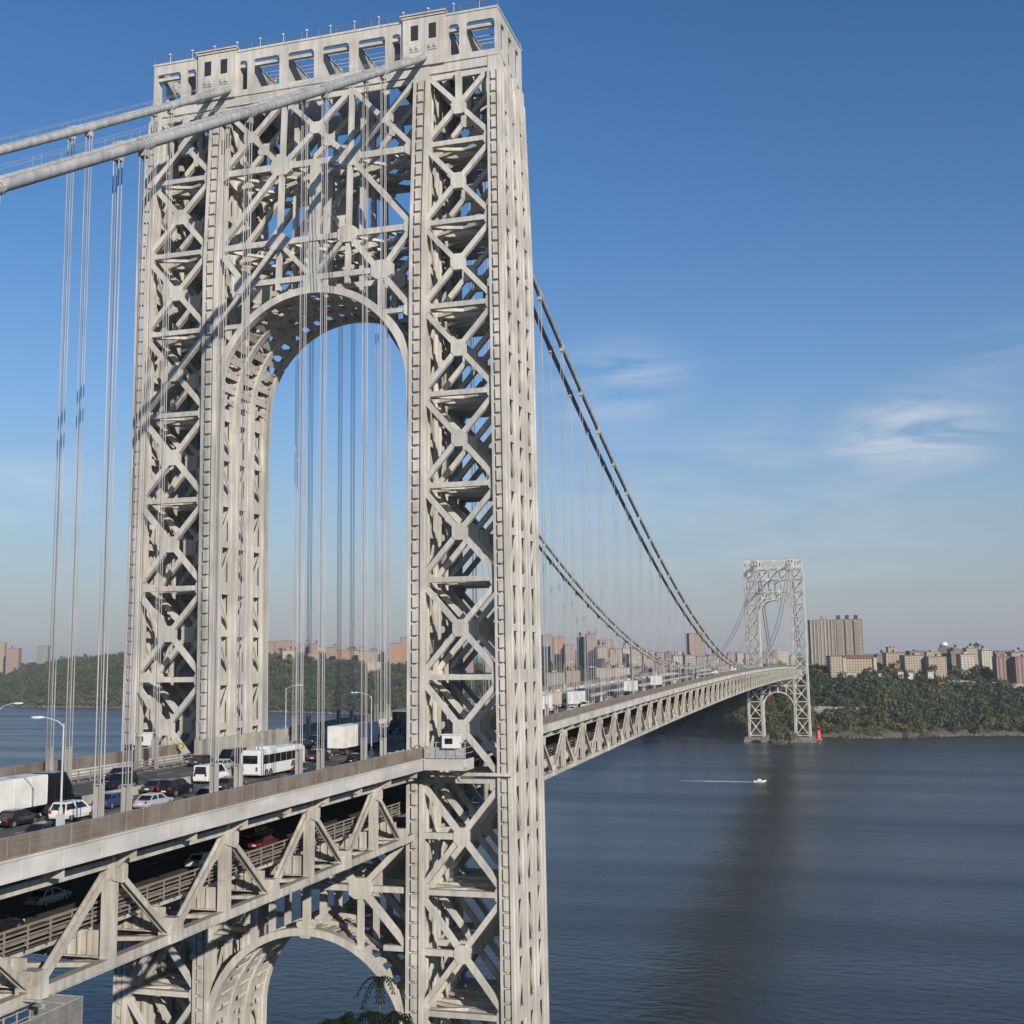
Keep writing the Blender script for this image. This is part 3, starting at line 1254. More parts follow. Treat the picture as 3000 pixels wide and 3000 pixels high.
def pipe_rail(x, z0, hs, ya, yb, step, m_, label, ph):
    root = empty('pipe_railing', (x, ya, z0))
    ra, po = MB(), MB()
    ys_ = np.linspace(ya, yb, max(2, int((yb - ya) / 18) + 1))
    for h, r in hs:
        for a, c in zip(ys_, ys_[1:]):
            ra.beam((0, a - ya, h + camber(a)), (0, c - ya, h + camber(c)), r, r, (0, 0, 1))
    for y in np.arange(ya + step / 2, yb, step):
        po.box((.10, y - ya, ph / 2 + camber(y)), (.09, .14, ph))
    ra.build('rail', m_, root)
    po.build('rail_posts', m_, root)['kind'] = 'stuff'
    tag(root, label, 'railing')


pipe_rail(15.0, ZR, [(.45, .16), (.85, .14), (1.25, .12)], -186, -12, 2.3, M_GREY, 'grey pipe guard rail between road and near sidewalk, left of near tower', 1.3)
pipe_rail(-15.0, ZR, [(.45, .16), (.85, .14), (1.25, .12)], -186, -12, 2.3, M_RUST, 'pipe guard rail along the far side of the upper road, left of near tower', 1.3)
pipe_rail(15.0, ZR, [(.45, .16), (.85, .14), (1.25, .12)], 12, SPAN - 12, 4.6, M_GREY, 'pipe guard rail along the near side of the upper road, beyond near tower', 1.3)
pipe_rail(14.9, 66.6, [(.32, .12), (.66, .12), (1.0, .12), (1.34, .12), (1.75, .16)], -186, -10, 2.6, M_RUST, 'brown pipe railing along the shaded lower roadway behind the open truss', 1.75)
pipe_rail(14.4, 66.75, [(.55, .3)], -186, -10, 3.0, M_RUST, 'brown steel crash rail in front of the lower roadway traffic', .6)
pipe_rail(14.9, 66.6, [(.5, .12), (1.0, .12), (1.6, .14)], 10, SPAN - 10, 5.2, M_RUST, 'brown pipe railing along the lower roadway beyond the near tower', 1.6)

# ------------------------------------------------------------------ main cables
CC = 1.33
CXS = (16.15 + .45 - CC, 16.15 + .45 + CC)
ZSAD, ZLOW = 183.3, 80.4


def cable_z(y):
    if y < -3:
        return 181.0 + .62 * (y + 3) + 0.00011 * (y + 3) * (y + 190)
    if y > SPAN + 3:
        return 181.0 - .62 * (y - SPAN - 3)
    return min(181.4, ZLOW + (ZSAD - ZLOW) * ((y - SPAN / 2) / (SPAN / 2)) ** 2)


CNAMES = {(1, 1): 'near-side outer', (1, 0): 'near-side inner', (-1, 1): 'far-side outer', (-1, 0): 'far-side inner'}
ALLSUS = [-23.2 - PNJ * k for k in range(7)], MAIN
for side in (1, -1):
    for io in (0, 1):
        x = side * CXS[io]
        ys_ = list(np.linspace(-186, -3, 26)) + list(np.linspace(4, SPAN - 4, 90)) + list(np.linspace(SPAN + 3, SPAN + 190, 8))
        pts = [(x, y, cable_z(y)) for y in ys_]
        root = empty('main_cable', (x, 0, 181))
        m = MB()
        m.tube([(p[0] - x, p[1], p[2] - 181) for p in pts], .49, 14)
        m.build('cable_body', M_CAB, root, smooth=True)
        m = MB()
        for s2 in (-.42, .42):
            m.tube([(p[0] - x + s2, p[1], p[2] - 181 + 1.35) for p in pts], .012, 4)
        for y in np.arange(-180, -8, 9.144):
            for s2 in (-.42, .42):
                m.tube([(s2, y, cable_z(y) - 181 + .3), (s2, y, cable_z(y) - 181 + 1.35)], .012, 4)
        m.build('hand_rope', M_GREY, root)
        tag(root, 'thick grey %s suspension cable sweeping down from both towers' % CNAMES[(side, io)], 'cable')

# ------------------------------------------------------------------ suspender ropes


def sus_mesh(y, n):
    rr = .052 if y < 0 else (.045 if y < 60 else .032)
    z0, z1 = ZR + camber(y) - .4, cable_z(y)
    mr, ms_, mb_ = MB(), MB(), MB()
    for dx in (-.27, .27):
        for dy in (-.24, .24):
            mr.tube([(dx, dy, 0), (dx, dy, z1 - z0)], rr, n)
    if z1 - z0 > 6:
        g_, h_ = (.26, 4.6) if y < 60 else (.20, 2.4)
        for dx in (-g_, g_):
            ms_.span(dx - g_ * .3, dx + g_ * .3, -g_ * 1.15, g_ * 1.15, .2, h_)
        ms_.span(-g_ * .6, g_ * .6, -.07, .07, .2, h_ - .1)
        ms_.span(-g_ * 1.4, g_ * 1.4, -g_ * 1.3, g_ * 1.3, h_, h_ + .1)
    sl_ = (cable_z(y + 1) - cable_z(y - 1)) / 2
    a = math.atan(sl_)
    c, s_ = math.cos(a), math.sin(a)
    for e in (-.55, .0, .45):
        pts = []
        r0, r1 = (.60, .60)
        p = Vector((0, e * c, z1 - z0 + e * s_))
        q = Vector((0, (e + .3) * c, z1 - z0 + (e + .3) * s_))
        mb_.tube([p, q], .60, 12)
    mb_.span(-.36, .36, -.36, .36, z1 - z0 - 1.2, z1 - z0 - .45)
    return (mr.mesh('suspender_rope', M_SUS), ms_.mesh('guard_sleeve', M_SLV) if ms_.v else None, mb_.mesh('cable_band', M_SUS), z0)


def add_suspenders(ys_, where, n):
    for i, y in enumerate(ys_):
        a, b, c, z0 = sus_mesh(y, n if i < 12 else 5)
        for side in (1, -1):
            for io in (0, 1):
                o = link('suspender_rope', a, None, (side * CXS[io], y, z0))
                tag(o, '%s grey suspender %s, under the %s cable' % (ordinal(i + 1), where, CNAMES[(side, io)]), 'suspender', 'vertical suspender ropes')
                if b:
                    link('guard_sleeve', b, o)
                link('cable_band', c, o)


add_suspenders([y for y in ALLSUS[0]], 'left of the near tower', 8)
add_suspenders(MAIN, 'beyond the near tower', 6)

# ------------------------------------------------------------------ walkway round the near tower leg, barriers, lamps


def leg_walkway(side, label):
    root = empty('walkway_platform', (side * 21, -10.5, 73.2))
    X0, X1, Y0, Y1 = 17.2, 25.6, -13.2, -9.9
    L_ = lambda x: side * (x - 21)
    m = MB()
    m.span(L_(19.6), L_(X1), Y0 + 10.5, Y1 + 10.5, .1, .4)
    m.span(L_(19.72), L_(X1 - .1), Y0 + 10.3, Y0 + 10.5, -.08, 1.42)
    m.span(L_(X1 - .1), L_(X1 + .1), Y0 + 10.5, Y1 + 10.5, -.08, 1.42)
    m.build('platform_floor', M_FA, root)
    m = MB()
    zf = 1.42
    for x in np.linspace(19.8, X1, 8):
        m.box((L_(x), Y0 + 10.4, zf + 1.1), (.09, .09, 2.2))
    for h in (.75, 1.5, 2.2):
        m.beam((L_(19.8), Y0 + 10.4, zf + h), (L_(X1), Y0 + 10.4, zf + h), .07, .07)
        m.beam((L_(X1), Y0 + 10.4, zf + h), (L_(X1), Y1 + 10.5, zf + h), .07, .07, (0, 0, 1))
    m.build('platform_rail', M_GREY, root)
    m = MB()
    for a, b in ((19.9, 21.3), (21.4, 22.8), (22.9, 24.2), (24.3, 25.5)):
        m.span(L_(a), L_(b), Y0 + 10.37, Y0 + 10.43, zf + .1, zf + 1.45)
    m.build('mesh_infill', M_GREY, root)
    m = MB()
    for x in (20.5, 23.5):
        m.prism([(L_(x), Y0 + 10.6, .1), (L_(x), 1.0, .1), (L_(x), 1.0, -2.0)], (-.1, 0, 0), (.1, 0, 0))
    m.build('platform_bracket', M_TR, root)
    tag(root, label, 'walkway')
    # small white cabin
    root = empty('sentry_cabin', (side * 23.7, Y0 - .1, 76.1))
    m = MB()
    m.box((0, 0, .85), (2.3, 1.3, 1.7))
    m.span(-1.25, 1.25, -.75, .75, 1.7, 1.84)
    for a in (-.9, .9):
        m.box((a, .3, -.75), (.14, .14, 1.5))
    m.build('cabin_body', M_WHITE, root)
    m = MB()
    m.span(-.75, .35, -.69, -.63, .55, 1.3)
    m.build('window', M_GLASS, root)
    tag(root, 'small white cabin with a dark window on the %s tower leg walkway' % ('near right' if side == 1 else 'far left'), 'cabin')
    # yellow arrow board
    root = empty('warning_board', (side * 18.3, -11.9, 74.6))
    m = MB()
    m.box((0, 0, .9), (.1, .1, 1.8))
    m.build('board_post', M_GREY, root)
    m = MB()
    m.span(-.5, .5, -.16, -.09, 1.0, 1.75)
    m.build('board_face', M_YEL, root)
    m = MB()
    m.prism([(-.15, -.165, 1.2), (.2, -.165, 1.38), (-.15, -.165, 1.56)], (0, -.02, 0), (0, 0, 0))
    m.build('board_mark', M_WHITE, root)
    tag(root, 'yellow warning board at the sidewalk in front of the %s tower leg' % ('right' if side == 1 else 'left'), 'sign')


leg_walkway(1, 'pale jutting walkway with railings in front of the right tower leg')
leg_walkway(-1, 'pale jutting walkway with railings in front of the left tower leg')

for side, lab in ((-1, 'tall beige barrier wall along the far road edge beside the left tower leg'), (1, 'beige barrier wall along the near road edge beside the right tower leg')):
    m = MB()
    m.span(side * 14.75, side * 15.05, -13.5, 14, ZR, ZR + (3.1 if side < 0 else 1.6))
    for y in np.arange(-13.5, 14.1, 2.75):
        m.span(side * 14.62, side * 15.12, y - .2, y + .2, ZR, ZR + (3.25 if side < 0 else 1.7))
    tag(m.build('barrier_wall', M_CON), lab, 'wall')


def lamp(x, y, h, label):
    root = empty('street_lamp', (x, y, ZR + camber(y) + .2))
    s_ = -1 if x > 0 else 1
    m = MB()
    m.tube([(0, 0, 0), (0, 0, h)], [.10, .06], 10)
    m.build('pole', M_LPOST, root)
    m = MB()
    m.tube([(0, 0, h - .25), (s_ * .5, 0, h + .15), (s_ * 1.5, 0, h + .42), (s_ * 2.1, 0, h + .5)], .05, 8)
    m.build('arm', M_LPOST, root)
    m = MB()
    m.loft([[(s_ * a, b * w_, h + .5 + c * t_) for b, c in ((-1, -1), (1, -1), (1, .7), (-1, .7))] for a, w_, t_ in ((1.9, .10, .06), (2.2, .2, .11), (2.8, .2, .10), (3.05, .1, .05))])
    m.build('lamp_head', M_LAMP, root)
    m = MB()
    m.box((0, 0, 1.75), (.5, .45, .9))
    m.tube([(0, -.02, 2.2), (0, -.02, 2.75)], .17, 8)
    m.build('control_box', M_LPOST, root)
    tag(root, label, 'street lamp', 'white lamp posts along the upper road')


lamp(15.2, -82.8, 9.3, 'white curved-arm lamp post beside the white trailer, near side of the road')
lamp(15.2, -20.6, 9.3, 'white curved-arm lamp post in front of the boxy white truck under the arch')
lamp(-15.2, -53.8, 9.3, 'white lamp post at the left picture edge against the river')
lamp(-15.2, 14.5, 9.3, 'white lamp post on the far side of the road under the arch')
for i, y in enumerate((62, 124, 186, 248, 310, 372)):
    lamp(15.2, y, 9.3, '%s lamp post beyond the near tower, near side of the road' % ordinal(i + 1))
    lamp(-15.2, y + 24, 9.3, '%s lamp post beyond the near tower, far side of the road' % ordinal(i + 1))

# maintenance platform hanging under the near truss
root = empty('maintenance_platform', (18.0, -92.4, 63.75))
m = MB()
m.span(-2.5, 2.2, -8, 6.3, -2.55, -2.4)
for y in np.arange(-8, 6.4, 1.43):
    for x in (-2.4, 2.1):
        m.box((x, y, -1.3), (.09, .09, 2.3))
    m.span(-2.5, 2.2, y - .05, y + .05, -2.75, -2.55)
for z in (-.2, -.8, -1.3, -1.9):
    for x in (-2.4, 2.1):
        m.beam((x, -8, z), (x, 6.3, z), .07, .07, (0, 0, 1))
    m.beam((-2.4, 6.25, z), (2.1, 6.25, z), .07, .07, (0, 0, 1))
m.build('platform_frame', M_GREY, root)
m = MB()
m.span(2.12, 2.16, -8, 6.3, -2.3, -.25)
m.span(-2.4, 2.1, 6.28, 6.31, -2.3, -.25)
m.build('mesh_side', M_CAGE, root)
m = MB()
for y in (-6, 3.5):
    m.box((-1.4, y, .2), (.2, .2, 1.4))
    m.box((.9, y, -.1), (.2, .2, .4))
m.span(-1.5, 1.0, 3.4, 3.6, .05, .2)
m.build('hanger', M_GREY, root)
tag(root, 'grey caged maintenance platform hanging under the lower left truss chord', 'platform')


# ------------------------------------------------------------------ far shore buildings
def facade(name, wall, glass=(0.105, 0.10, 0.098), px=3.4, pz=3.1, ww=.45, wh=.5, strip=False):
    """brick or stone wall with a regular pattern of windows in the surface"""
    m = bpy.data.materials.new(name)
    m.use_nodes = True
    t = m.node_tree
    b = t.nodes['Principled BSDF']
    b.inputs['Roughness'].default_value = 0.85
    tcx = t.nodes.new('ShaderNodeTexCoord')
    sp = t.nodes.new('ShaderNodeSeparateXYZ')
    t.links.new(tcx.outputs['Object'], sp.inputs[0])

    def mth(op, a, b_=None):
        n = t.nodes.new('ShaderNodeMath')
        n.operation = op
        for i_, q in enumerate((a, b_)):
            if q is None:
                continue
            if isinstance(q, (int, float)):
                n.inputs[i_].default_value = q
            else:
                t.links.new(q, n.inputs[i_])
        return n.outputs[0]
    h = mth('ADD', sp.outputs[0], sp.outputs[1])
    fx = mth('FRACT', mth('DIVIDE', h, px))
    fz = mth('FRACT', mth('DIVIDE', sp.outputs[2], pz))
    wx = mth('LESS_THAN', mth('ABSOLUTE', mth('SUBTRACT', fx, .5)), ww / 2)
    wz = mth('LESS_THAN', mth('ABSOLUTE', mth('SUBTRACT', fz, .5)), wh / 2)
    win = wx if strip else mth('MULTIPLY', wx, wz)
    g = t.nodes.new('ShaderNodeNewGeometry')
    sn = t.nodes.new('ShaderNodeSeparateXYZ')
    t.links.new(g.outputs['Normal'], sn.inputs[0])
    win = mth('MULTIPLY', win, mth('LESS_THAN', mth('ABSOLUTE', sn.outputs[2]), .5))
    n = t.nodes.new('ShaderNodeTexNoise')
    n.inputs['Scale'].default_value = .12
    n.inputs['Detail'].default_value = 5
    t.links.new(tcx.outputs['Object'], n.inputs['Vector'])
    r = t.nodes.new('ShaderNodeValToRGB')
    r.color_ramp.elements[0].position = .3
    r.color_ramp.elements[0].color = (*[c * .78 for c in wall], 1)
    r.color_ramp.elements[1].position = .7
    r.color_ramp.elements[1].color = (*wall, 1)
    t.links.new(n.outputs['Fac'], r.inputs['Fac'])
    mx = t.nodes.new('ShaderNodeMix')
    mx.data_type = 'RGBA'
    t.links.new(win, mx.inputs['Factor'])
    t.links.new(r.outputs['Color'], mx.inputs['A'])
    mx.inputs['B'].default_value = (*glass, 1)
    t.links.new(mx.outputs['Result'], b.inputs['Base Color'])
    return m


WALLS = {
    'tan': facade('tan_brick_facade', (.44, .35, .25)),
    'pink': facade('pinkish_brick_facade', (.40, .27, .21)),
    'brown': facade('brown_brick_facade', (.25, .18, .14), px=3.0),
    'grey': facade('grey_concrete_facade', (.32, .30, .27), px=3.8),
    'cream': facade('cream_stone_facade', (.54, .47, .37), px=4.2),
    'orange': facade('orange_brick_facade', (.48, .27, .17)),
    'striped': facade('striped_brick_facade', (.36, .22, .17), px=5.2, ww=.36, strip=True),
    'ribbed': facade('ribbed_concrete_facade', (.34, .275, .22), glass=(.17, .15, .13), px=3.6, ww=.4, strip=True),
    'bay': facade('balconied_concrete_facade', (.36, .295, .235), glass=(.14, .13, .115), px=40, ww=.95, pz=3.0, wh=.42),
}
M_ROOF = mat('flat_roof_tar', (.16, .145, .13), .9, var=.3, scale=.2)
M_RROOF = mat('brown_tile_roof', (.22, .125, .09), .85, var=.3, scale=.3)
CNAME = {'tan': 'tan brick', 'pink': 'pinkish brick', 'brown': 'dark brown brick', 'grey': 'grey concrete', 'cream': 'cream stone',
         'orange': 'orange brick', 'striped': 'reddish striped', 'ribbed': 'grey-brown ribbed'}
FOOT = []


def building(u0, u1, vt, depth, col, label, rz=24, ratio=.8, roofbits=1, zbase=None, tank=None):
    c = at((u0 + u1) / 2, vt, depth)
    wpx = (u1 - u0) / FPX * depth
    a = R(rz)
    yaw_here = math.atan2(CAM.x - c.x, c.y - CAM.y)     # bearing of the line of sight
    e = a - yaw_here
    wdt = wpx / (abs(math.cos(e)) + ratio * abs(math.sin(e)))
    dpt = wdt * ratio
    gz = ground(c.x, c.y) if zbase is None else zbase
    gz = min(gz, c.z - 6) - 3
    H = c.z - gz
    root = empty('apartment_building', (c.x, c.y, gz), a)
    m = MB()
    m.span(-wdt / 2, wdt / 2, -dpt / 2, dpt / 2, 0, H)
    m.build('wall', WALLS[col], root)
    m = MB()
    m.span(-wdt / 2 - .25, wdt / 2 + .25, -dpt / 2 - .25, dpt / 2 + .25, H, H + .5)
    for sx_ in (-1, 1):
        m.span(sx_ * wdt / 2 - .2, sx_ * wdt / 2 + .2, -dpt / 2 - .2, dpt / 2 + .2, H + .5, H + 1.3)
        m.span(-wdt / 2 + .2, wdt / 2 - .2, sx_ * dpt / 2 - .2, sx_ * dpt / 2 + .2, H + .5, H + 1.25)
    rf = m.build('roof', M_ROOF, root)
    for _ in range(roofbits):
        bw = min(wdt * .35, 7) * rng.uniform(.7, 1.1)
        x, y = rng.uniform(-.25, .25) * wdt, rng.uniform(-.2, .2) * dpt
        m = MB()
        m.span(x - bw / 2, x + bw / 2, y - bw / 2, y + bw / 2, H + .5, H + rng.uniform(3, 4.6))
        m.build('roof_house', WALLS[col], rf)
    if tank if tank is not None else rng.random() < .3:
        m = MB()
        x, y = rng.uniform(-.3, .3) * wdt, rng.uniform(-.2, .2) * dpt
        for q in range(4):
            m.box((x + (1.1 if q % 2 else -1.1), y + (1.1 if q < 2 else -1.1), H + 2.4), (.3, .3, 4))
        m.tube([(x, y, H + 4.2), (x, y, H + 7.6)], 2.0, 12)
        m.tube([(x, y, H + 7.6), (x, y, H + 9.0)], [2.1, .1], 12)
        m.build('water_tank', M_BARK, rf)
    FOOT.append((c.x, c.y, max(wdt, dpt) * .75 + 3))
    return tag(root, label, 'building', 'city buildings on the far shore')


A_LIST = [(1586, 1617, 1862, 1950, 'grey'), (1618, 1654, 1868, 1900, 'orange'), (1652, 1684, 1891, 1850, 'pink'), (1690, 1716, 1868, 1850, 'brown'),
          (1714, 1746, 1858, 1830, 'pink'), (1750, 1796, 1876, 2300, 'pink'), (1744, 1782, 1897, 1800, 'tan'), (1780, 1822, 1902, 1750, 'tan'),
          (1820, 1852, 1900, 1820, 'cream'), (1846, 1882, 1896, 1780, 'tan'), (1880, 1916, 1909, 1700, 'tan'), (1918, 1946, 1914, 1650, 'grey'),
          (1944, 1970, 1913, 1700, 'brown'), (1966, 2004, 1921, 1600, 'cream'), (2008, 2064, 1858, 1750, 'pink'), (2000, 2038, 1920, 1560, 'tan'),
          (2034, 2072, 1924, 1600, 'grey'), (2068, 2106, 1922, 1650, 'tan'), (2102, 2138, 1931, 1700, 'pink'), (2134, 2188, 1918, 2300, 'orange'),
          (2184, 2226, 1924, 2200, 'tan'), (2222, 2266, 1915, 2300, 'pink'), (2262, 2312, 1907, 2400, 'cream')]
for i, q in enumerate(A_LIST):
    building(*q, '%s block, %s from the near tower in the skyline between the towers' % (CNAME[q[4]], ordinal(i + 1)))
A2 = [(1596, 1652, 1972, 1560, 'grey'), (1656, 1700, 1966, 1560, 'pink'), (1738, 1800, 1958, 1500, 'tan'), (1796, 1850, 1957, 1520, 'cream'), (1846, 1912, 1960, 1480, 'grey'),
      (1914, 1962, 1944, 1450, 'brown'), (1958, 2008, 1950, 1450, 'tan'), (2004, 2058, 1952, 1430, 'grey'), (2056, 2110, 1955, 1420, 'tan'), (2110, 2160, 1956, 1420, 'pink'), (2160, 2200, 1950, 1500, 'tan')]
for i, q in enumerate(A2):
    building(*q, 'low %s building, %s from the near tower, just above the bridge traffic' % (CNAME[q[4]], ordinal(i + 1)), ratio=.6)
B_LIST = [(764, 806, 1882, 2580, 'pink'), (806, 864, 1879, 2630, 'pink'), (828, 866, 1906, 2480, 'cream'), (868, 894, 1889, 2580, 'grey'), (895, 909, 1876, 2630, 'grey'),
          (906, 934, 1888, 2610, 'pink'), (902, 932, 1914, 2480, 'tan'), (956, 988, 1898, 2530, 'pink'), (984, 1028, 1906, 2480, 'orange'), (1022, 1054, 1906, 2510, 'tan'),
          (1050, 1088, 1908, 2470, 'tan'), (1084, 1128, 1908, 2490, 'tan'), (1142, 1178, 1886, 2430, 'orange'), (1172, 1204, 1869, 2480, 'pink'), (1076, 1116, 1940, 2280, 'cream')]
for i, q in enumerate(B_LIST):
    building(*q, '%s block, %s from the left above the woods seen through the near arch' % (CNAME[q[4]], ordinal(i + 1)))
building(1352, 1388, 1912, 1900, 'pink', 'pinkish brick block seen through the bracing of the right tower leg', tank=False)
building(1420, 1450, 1918, 1900, 'tan', 'tan brick block seen through the bracing of the right tower leg', tank=False)
building(-8, 19, 1884, 3300, 'tan', 'tall tan tower at the left picture edge behind the wooded hill', tank=False)
building(20, 62, 1901, 3250, 'pink', 'broad pinkish block beside the tan tower behind the wooded hill', tank=True)
building(110, 146, 1894, 3400, 'grey', 'pale grey block peeking over the crest of the left wooded hill', tank=False)
cols = ['pink', 'tan', 'pink', 'orange', 'brown', 'tan', 'cream', 'pink']
k = 0
for lo, hi, n_, where, base_v in ((770, 1235, 26, 'through the near arch', 1911), (1570, 2330, 34, 'between the two towers', 1924)):
    for q in range(n_):
        u = lo + (hi - lo) * (q + .5) / n_ + rng.uniform(-5, 5)
        wd = rng.uniform(15, 28)
        col_ = cols[(k * 5 + q) % 8]
        k += 1
        building(u - wd / 2, u + wd / 2, base_v + rng.uniform(-19, 8), rng.uniform(2600, 3100) if lo < 1000 else rng.uniform(1950, 2600), col_,
                 'small %s block, %s from left in back row %s' % (CNAME[col_], ordinal(q + 1), where), ratio=rng.uniform(.6, 1.0), tank=False)
# right of the far tower
building(2636, 2704, 1922, 1420, 'tan', 'plain tan apartment block, leftmost of three alike right of the far tower', rz=20, ratio=.7, tank=False)
building(2706, 2770, 1926, 1410, 'tan', 'plain tan apartment block, middle one of three alike right of the far tower', rz=20, ratio=.7, tank=False)
building(2762, 2812, 1917, 1500, 'brown', 'shaded dark block between the tan apartment blocks at the right', rz=40, ratio=1.0, tank=True)
building(2802, 2854, 1919, 1420, 'cream', 'cream stone apartment block, rightmost of the pale blocks on the bluff', rz=20, ratio=.7, tank=False)
building(2908, 2962, 1926, 1390, 'striped', 'reddish striped apartment block near the right picture edge', rz=16, ratio=.7, tank=False, roofbits=2)
building(2960, 3030, 1926, 1380, 'striped', 'reddish striped apartment block cut by the right picture edge', rz=16, ratio=.7, tank=False)
building(2586, 2650, 1914, 1470, 'tan', 'wide low tan building with banded floors, right of the big slab', rz=20, ratio=.5, tank=False)
building(2596, 2621, 1898, 1500, 'tan', 'small tan tower rising behind the banded low building', rz=20, tank=False)
for i, q in enumerate([(2654, 2706, 1909, 1800, 'brown'), (2704, 2752, 1911, 1850, 'tan'), (2776, 2822, 1903, 1900, 'brown'), (2822, 2862, 1900, 1850, 'tan'),
                       (2866, 2906, 1907, 1800, 'cream'), (2904, 2950, 1911, 1900, 'brown'), (2948, 3010, 1912, 1850, 'tan'), (2560, 2600, 1921, 1700, 'brown')]):
    building(*q, '%s rooftop line building, %s in the back row at the right' % (CNAME[q[4]], ordinal(i + 1)), ratio=.6)

# low tan building with a brown hipped roof
c = at(2505, 1966, 1400)
gz = c.z - 9
root = empty('school_building', (c.x, c.y, gz), R(18))
m = MB()
m.span(-17, 24, -7, 7, 0, 24)
m.span(-32, -17.02, -8, 8, 0, 27)
m.build('wall', WALLS['tan'], root)
m = MB()
m.loft([[(-18, -8, 24), (25, -8, 24), (25, 8, 24), (-18, 8, 24)], [(-11, -.5, 28.5), (18, -.5, 28.5), (18, .5, 28.5), (-11, .5, 28.5)]])
m.build('roof', M_RROOF, root)
m = MB()
m.span(-32.4, -16.7, -8.4, 8.4, 27, 27.8)
m.build('roof', M_ROOF, root)
for x in (-15, 22):
    m = MB()
    m.span(x - 2, x + 2, -9, -7.02, 0, 24.8)
    m.build('corner_pier', M_PALE, root)
FOOT.append((c.x, c.y, 30))
tag(root, 'low tan building with brown hipped roof in front of the big grey slab', 'building')

# big slab block
c = at(2452, 1817, 1500)
gz = ground(c.x, c.y) - 3
H = c.z - gz
root = empty('apartment_slab', (c.x, c.y, gz), R(10))
m = MB()
m.span(-36, 30, -9, 9, 0, H)
m.build('wall', WALLS['ribbed'], root)
m = MB()
for x in np.arange(-35, -4, 4.4):
    m.span(x - .7, x + .7, -9.9, -9.02, 0, H)
m.build('pilaster', M_CON, root)['kind'] = 'stuff'
for x in (0, 11, 22):
    m = MB()
    m.span(x - 3.4, x + 3.4, -10.4, -9.02, 0, H + .4)
    m.build('bay', WALLS['bay'], root)
    m = MB()
    for z in np.arange(3, H - 2, 3.0):
        m.span(x - 2.6, x + 2.6, -11.4, -10.42, z, z + .95)
    m.build('balcony', M_CON, root)['kind'] = 'stuff'
m = MB()
m.span(-36.3, 30.3, -9.3, 9.3, H, H + .7)
rf = m.build('roof', M_ROOF, root)
for x in (1, 12, 23):
    m = MB()
    m.span(x - 2.2, x + 2.2, -6, -1, H + .7, H + 6.2)
    m.build('roof_house', M_DK, rf)
m = MB()
m.span(-20, -13, -4, 4, H + .7, H + 6)
m.build('roof_house', WALLS['tan'], rf)
FOOT.append((c.x, c.y, 42))
tag(root, 'big grey-brown apartment slab with dark roof boxes right of the far tower', 'building')
# domed building
c = at(2766, 1893, 1950)
root = empty('domed_building', (c.x, c.y, c.z - 40))
m = MB()
m.span(-9, 9, -9, 9, 0, 38)
m.tube([(0, 0, 38), (0, 0, 41)], 7.5, 16)
m.build('wall', WALLS['brown'], root)
m = MB()
m.tube([(0, 0, 41 + 6.5 * math.sin(a)) for a in np.linspace(0, 1.5, 8)], [6.5 * math.cos(a) for a in np.linspace(0, 1.5, 8)], 18)
m.build('dome', M_WHITE, root, smooth=True)
tag(root, 'building topped by a small white dome on the right skyline', 'building')
# chimney and small tower
c = at(2861, 1888, 1900)
root = empty('roof_tower', (c.x, c.y, c.z - 32))
m = MB()
m.box((0, 0, 15), (7, 7, 30))
m.build('wall', WALLS['brown'], root)
m = MB()
m.box((0, 0, 31), (10, 10, 3))
m.tube([(0, 0, 32.5), (0, 0, 36)], [4, .2], 8)
m.build('roof', M_DK, root)
tag(root, 'dark little tower above the rooftops on the right skyline', 'building')


def on_canopy(u, v, h=9.5):
    for dp in range(1150, 1700, 3):
        p = at(u, v, dp)
        if p.z < ground(p.x, p.y) + h:
            break
    return p


# parkway retaining walls in the woods
for u0, v0, u1, v1, dp, h, lab in ((2372, 2069, 2515, 2073, 1200, 2.2, 'thin pale roadside wall crossing the woods beside the far tower'),
                                   (2752, 1991, 2892, 1998, 1325, 2.6, 'long pale retaining wall along the top of the wooded bluff'),
                                   (2905, 1999, 3010, 2005, 1320, 2.6, 'pale retaining wall below the reddish striped blocks'),
                                   (2468, 1972, 2600, 1974, 1330, 2.0, 'pale terrace wall below the brown-roofed tan building')):
    a, b = on_canopy(u0, v0), on_canopy(u1, v1)
    m = MB()
    m.beam(a - Vector((0, 0, 5)), b - Vector((0, 0, 5)), 1.2, 10, (0, 0, 1))
    m.beam(a + Vector((0, 0, .1)), b + Vector((0, 0, .1)), 1.6, .5, (0, 0, 1))
    tag(m.build('retaining_wall', M_CON), lab, 'wall')
for u, v, dp, lab in ((2636, 1968, 1370, 'small white house at the foot of the leftmost tan block'), (2664, 1970, 1370, 'small pale house, right of another, below the leftmost tan block'),
                      (2724, 1968, 1365, 'small white house below the middle tan block')):
    c = at(u, v, dp)
    root = empty('house', (c.x, c.y, c.z - 8), R(15))
    m = MB()
    m.span(-3.2, 3.2, -3, 3, 0, 7.6)
    m.build('wall', M_CREAM, root)
    m = MB()
    m.prism([(-3.5, -3.4, 7.6), (-3.5, 3.4, 7.6), (-3.5, 0, 9.6)], (0, 0, 0), (7, 0, 0))
    m.build('roof', M_ROOF, root)
    tag(root, lab, 'house')


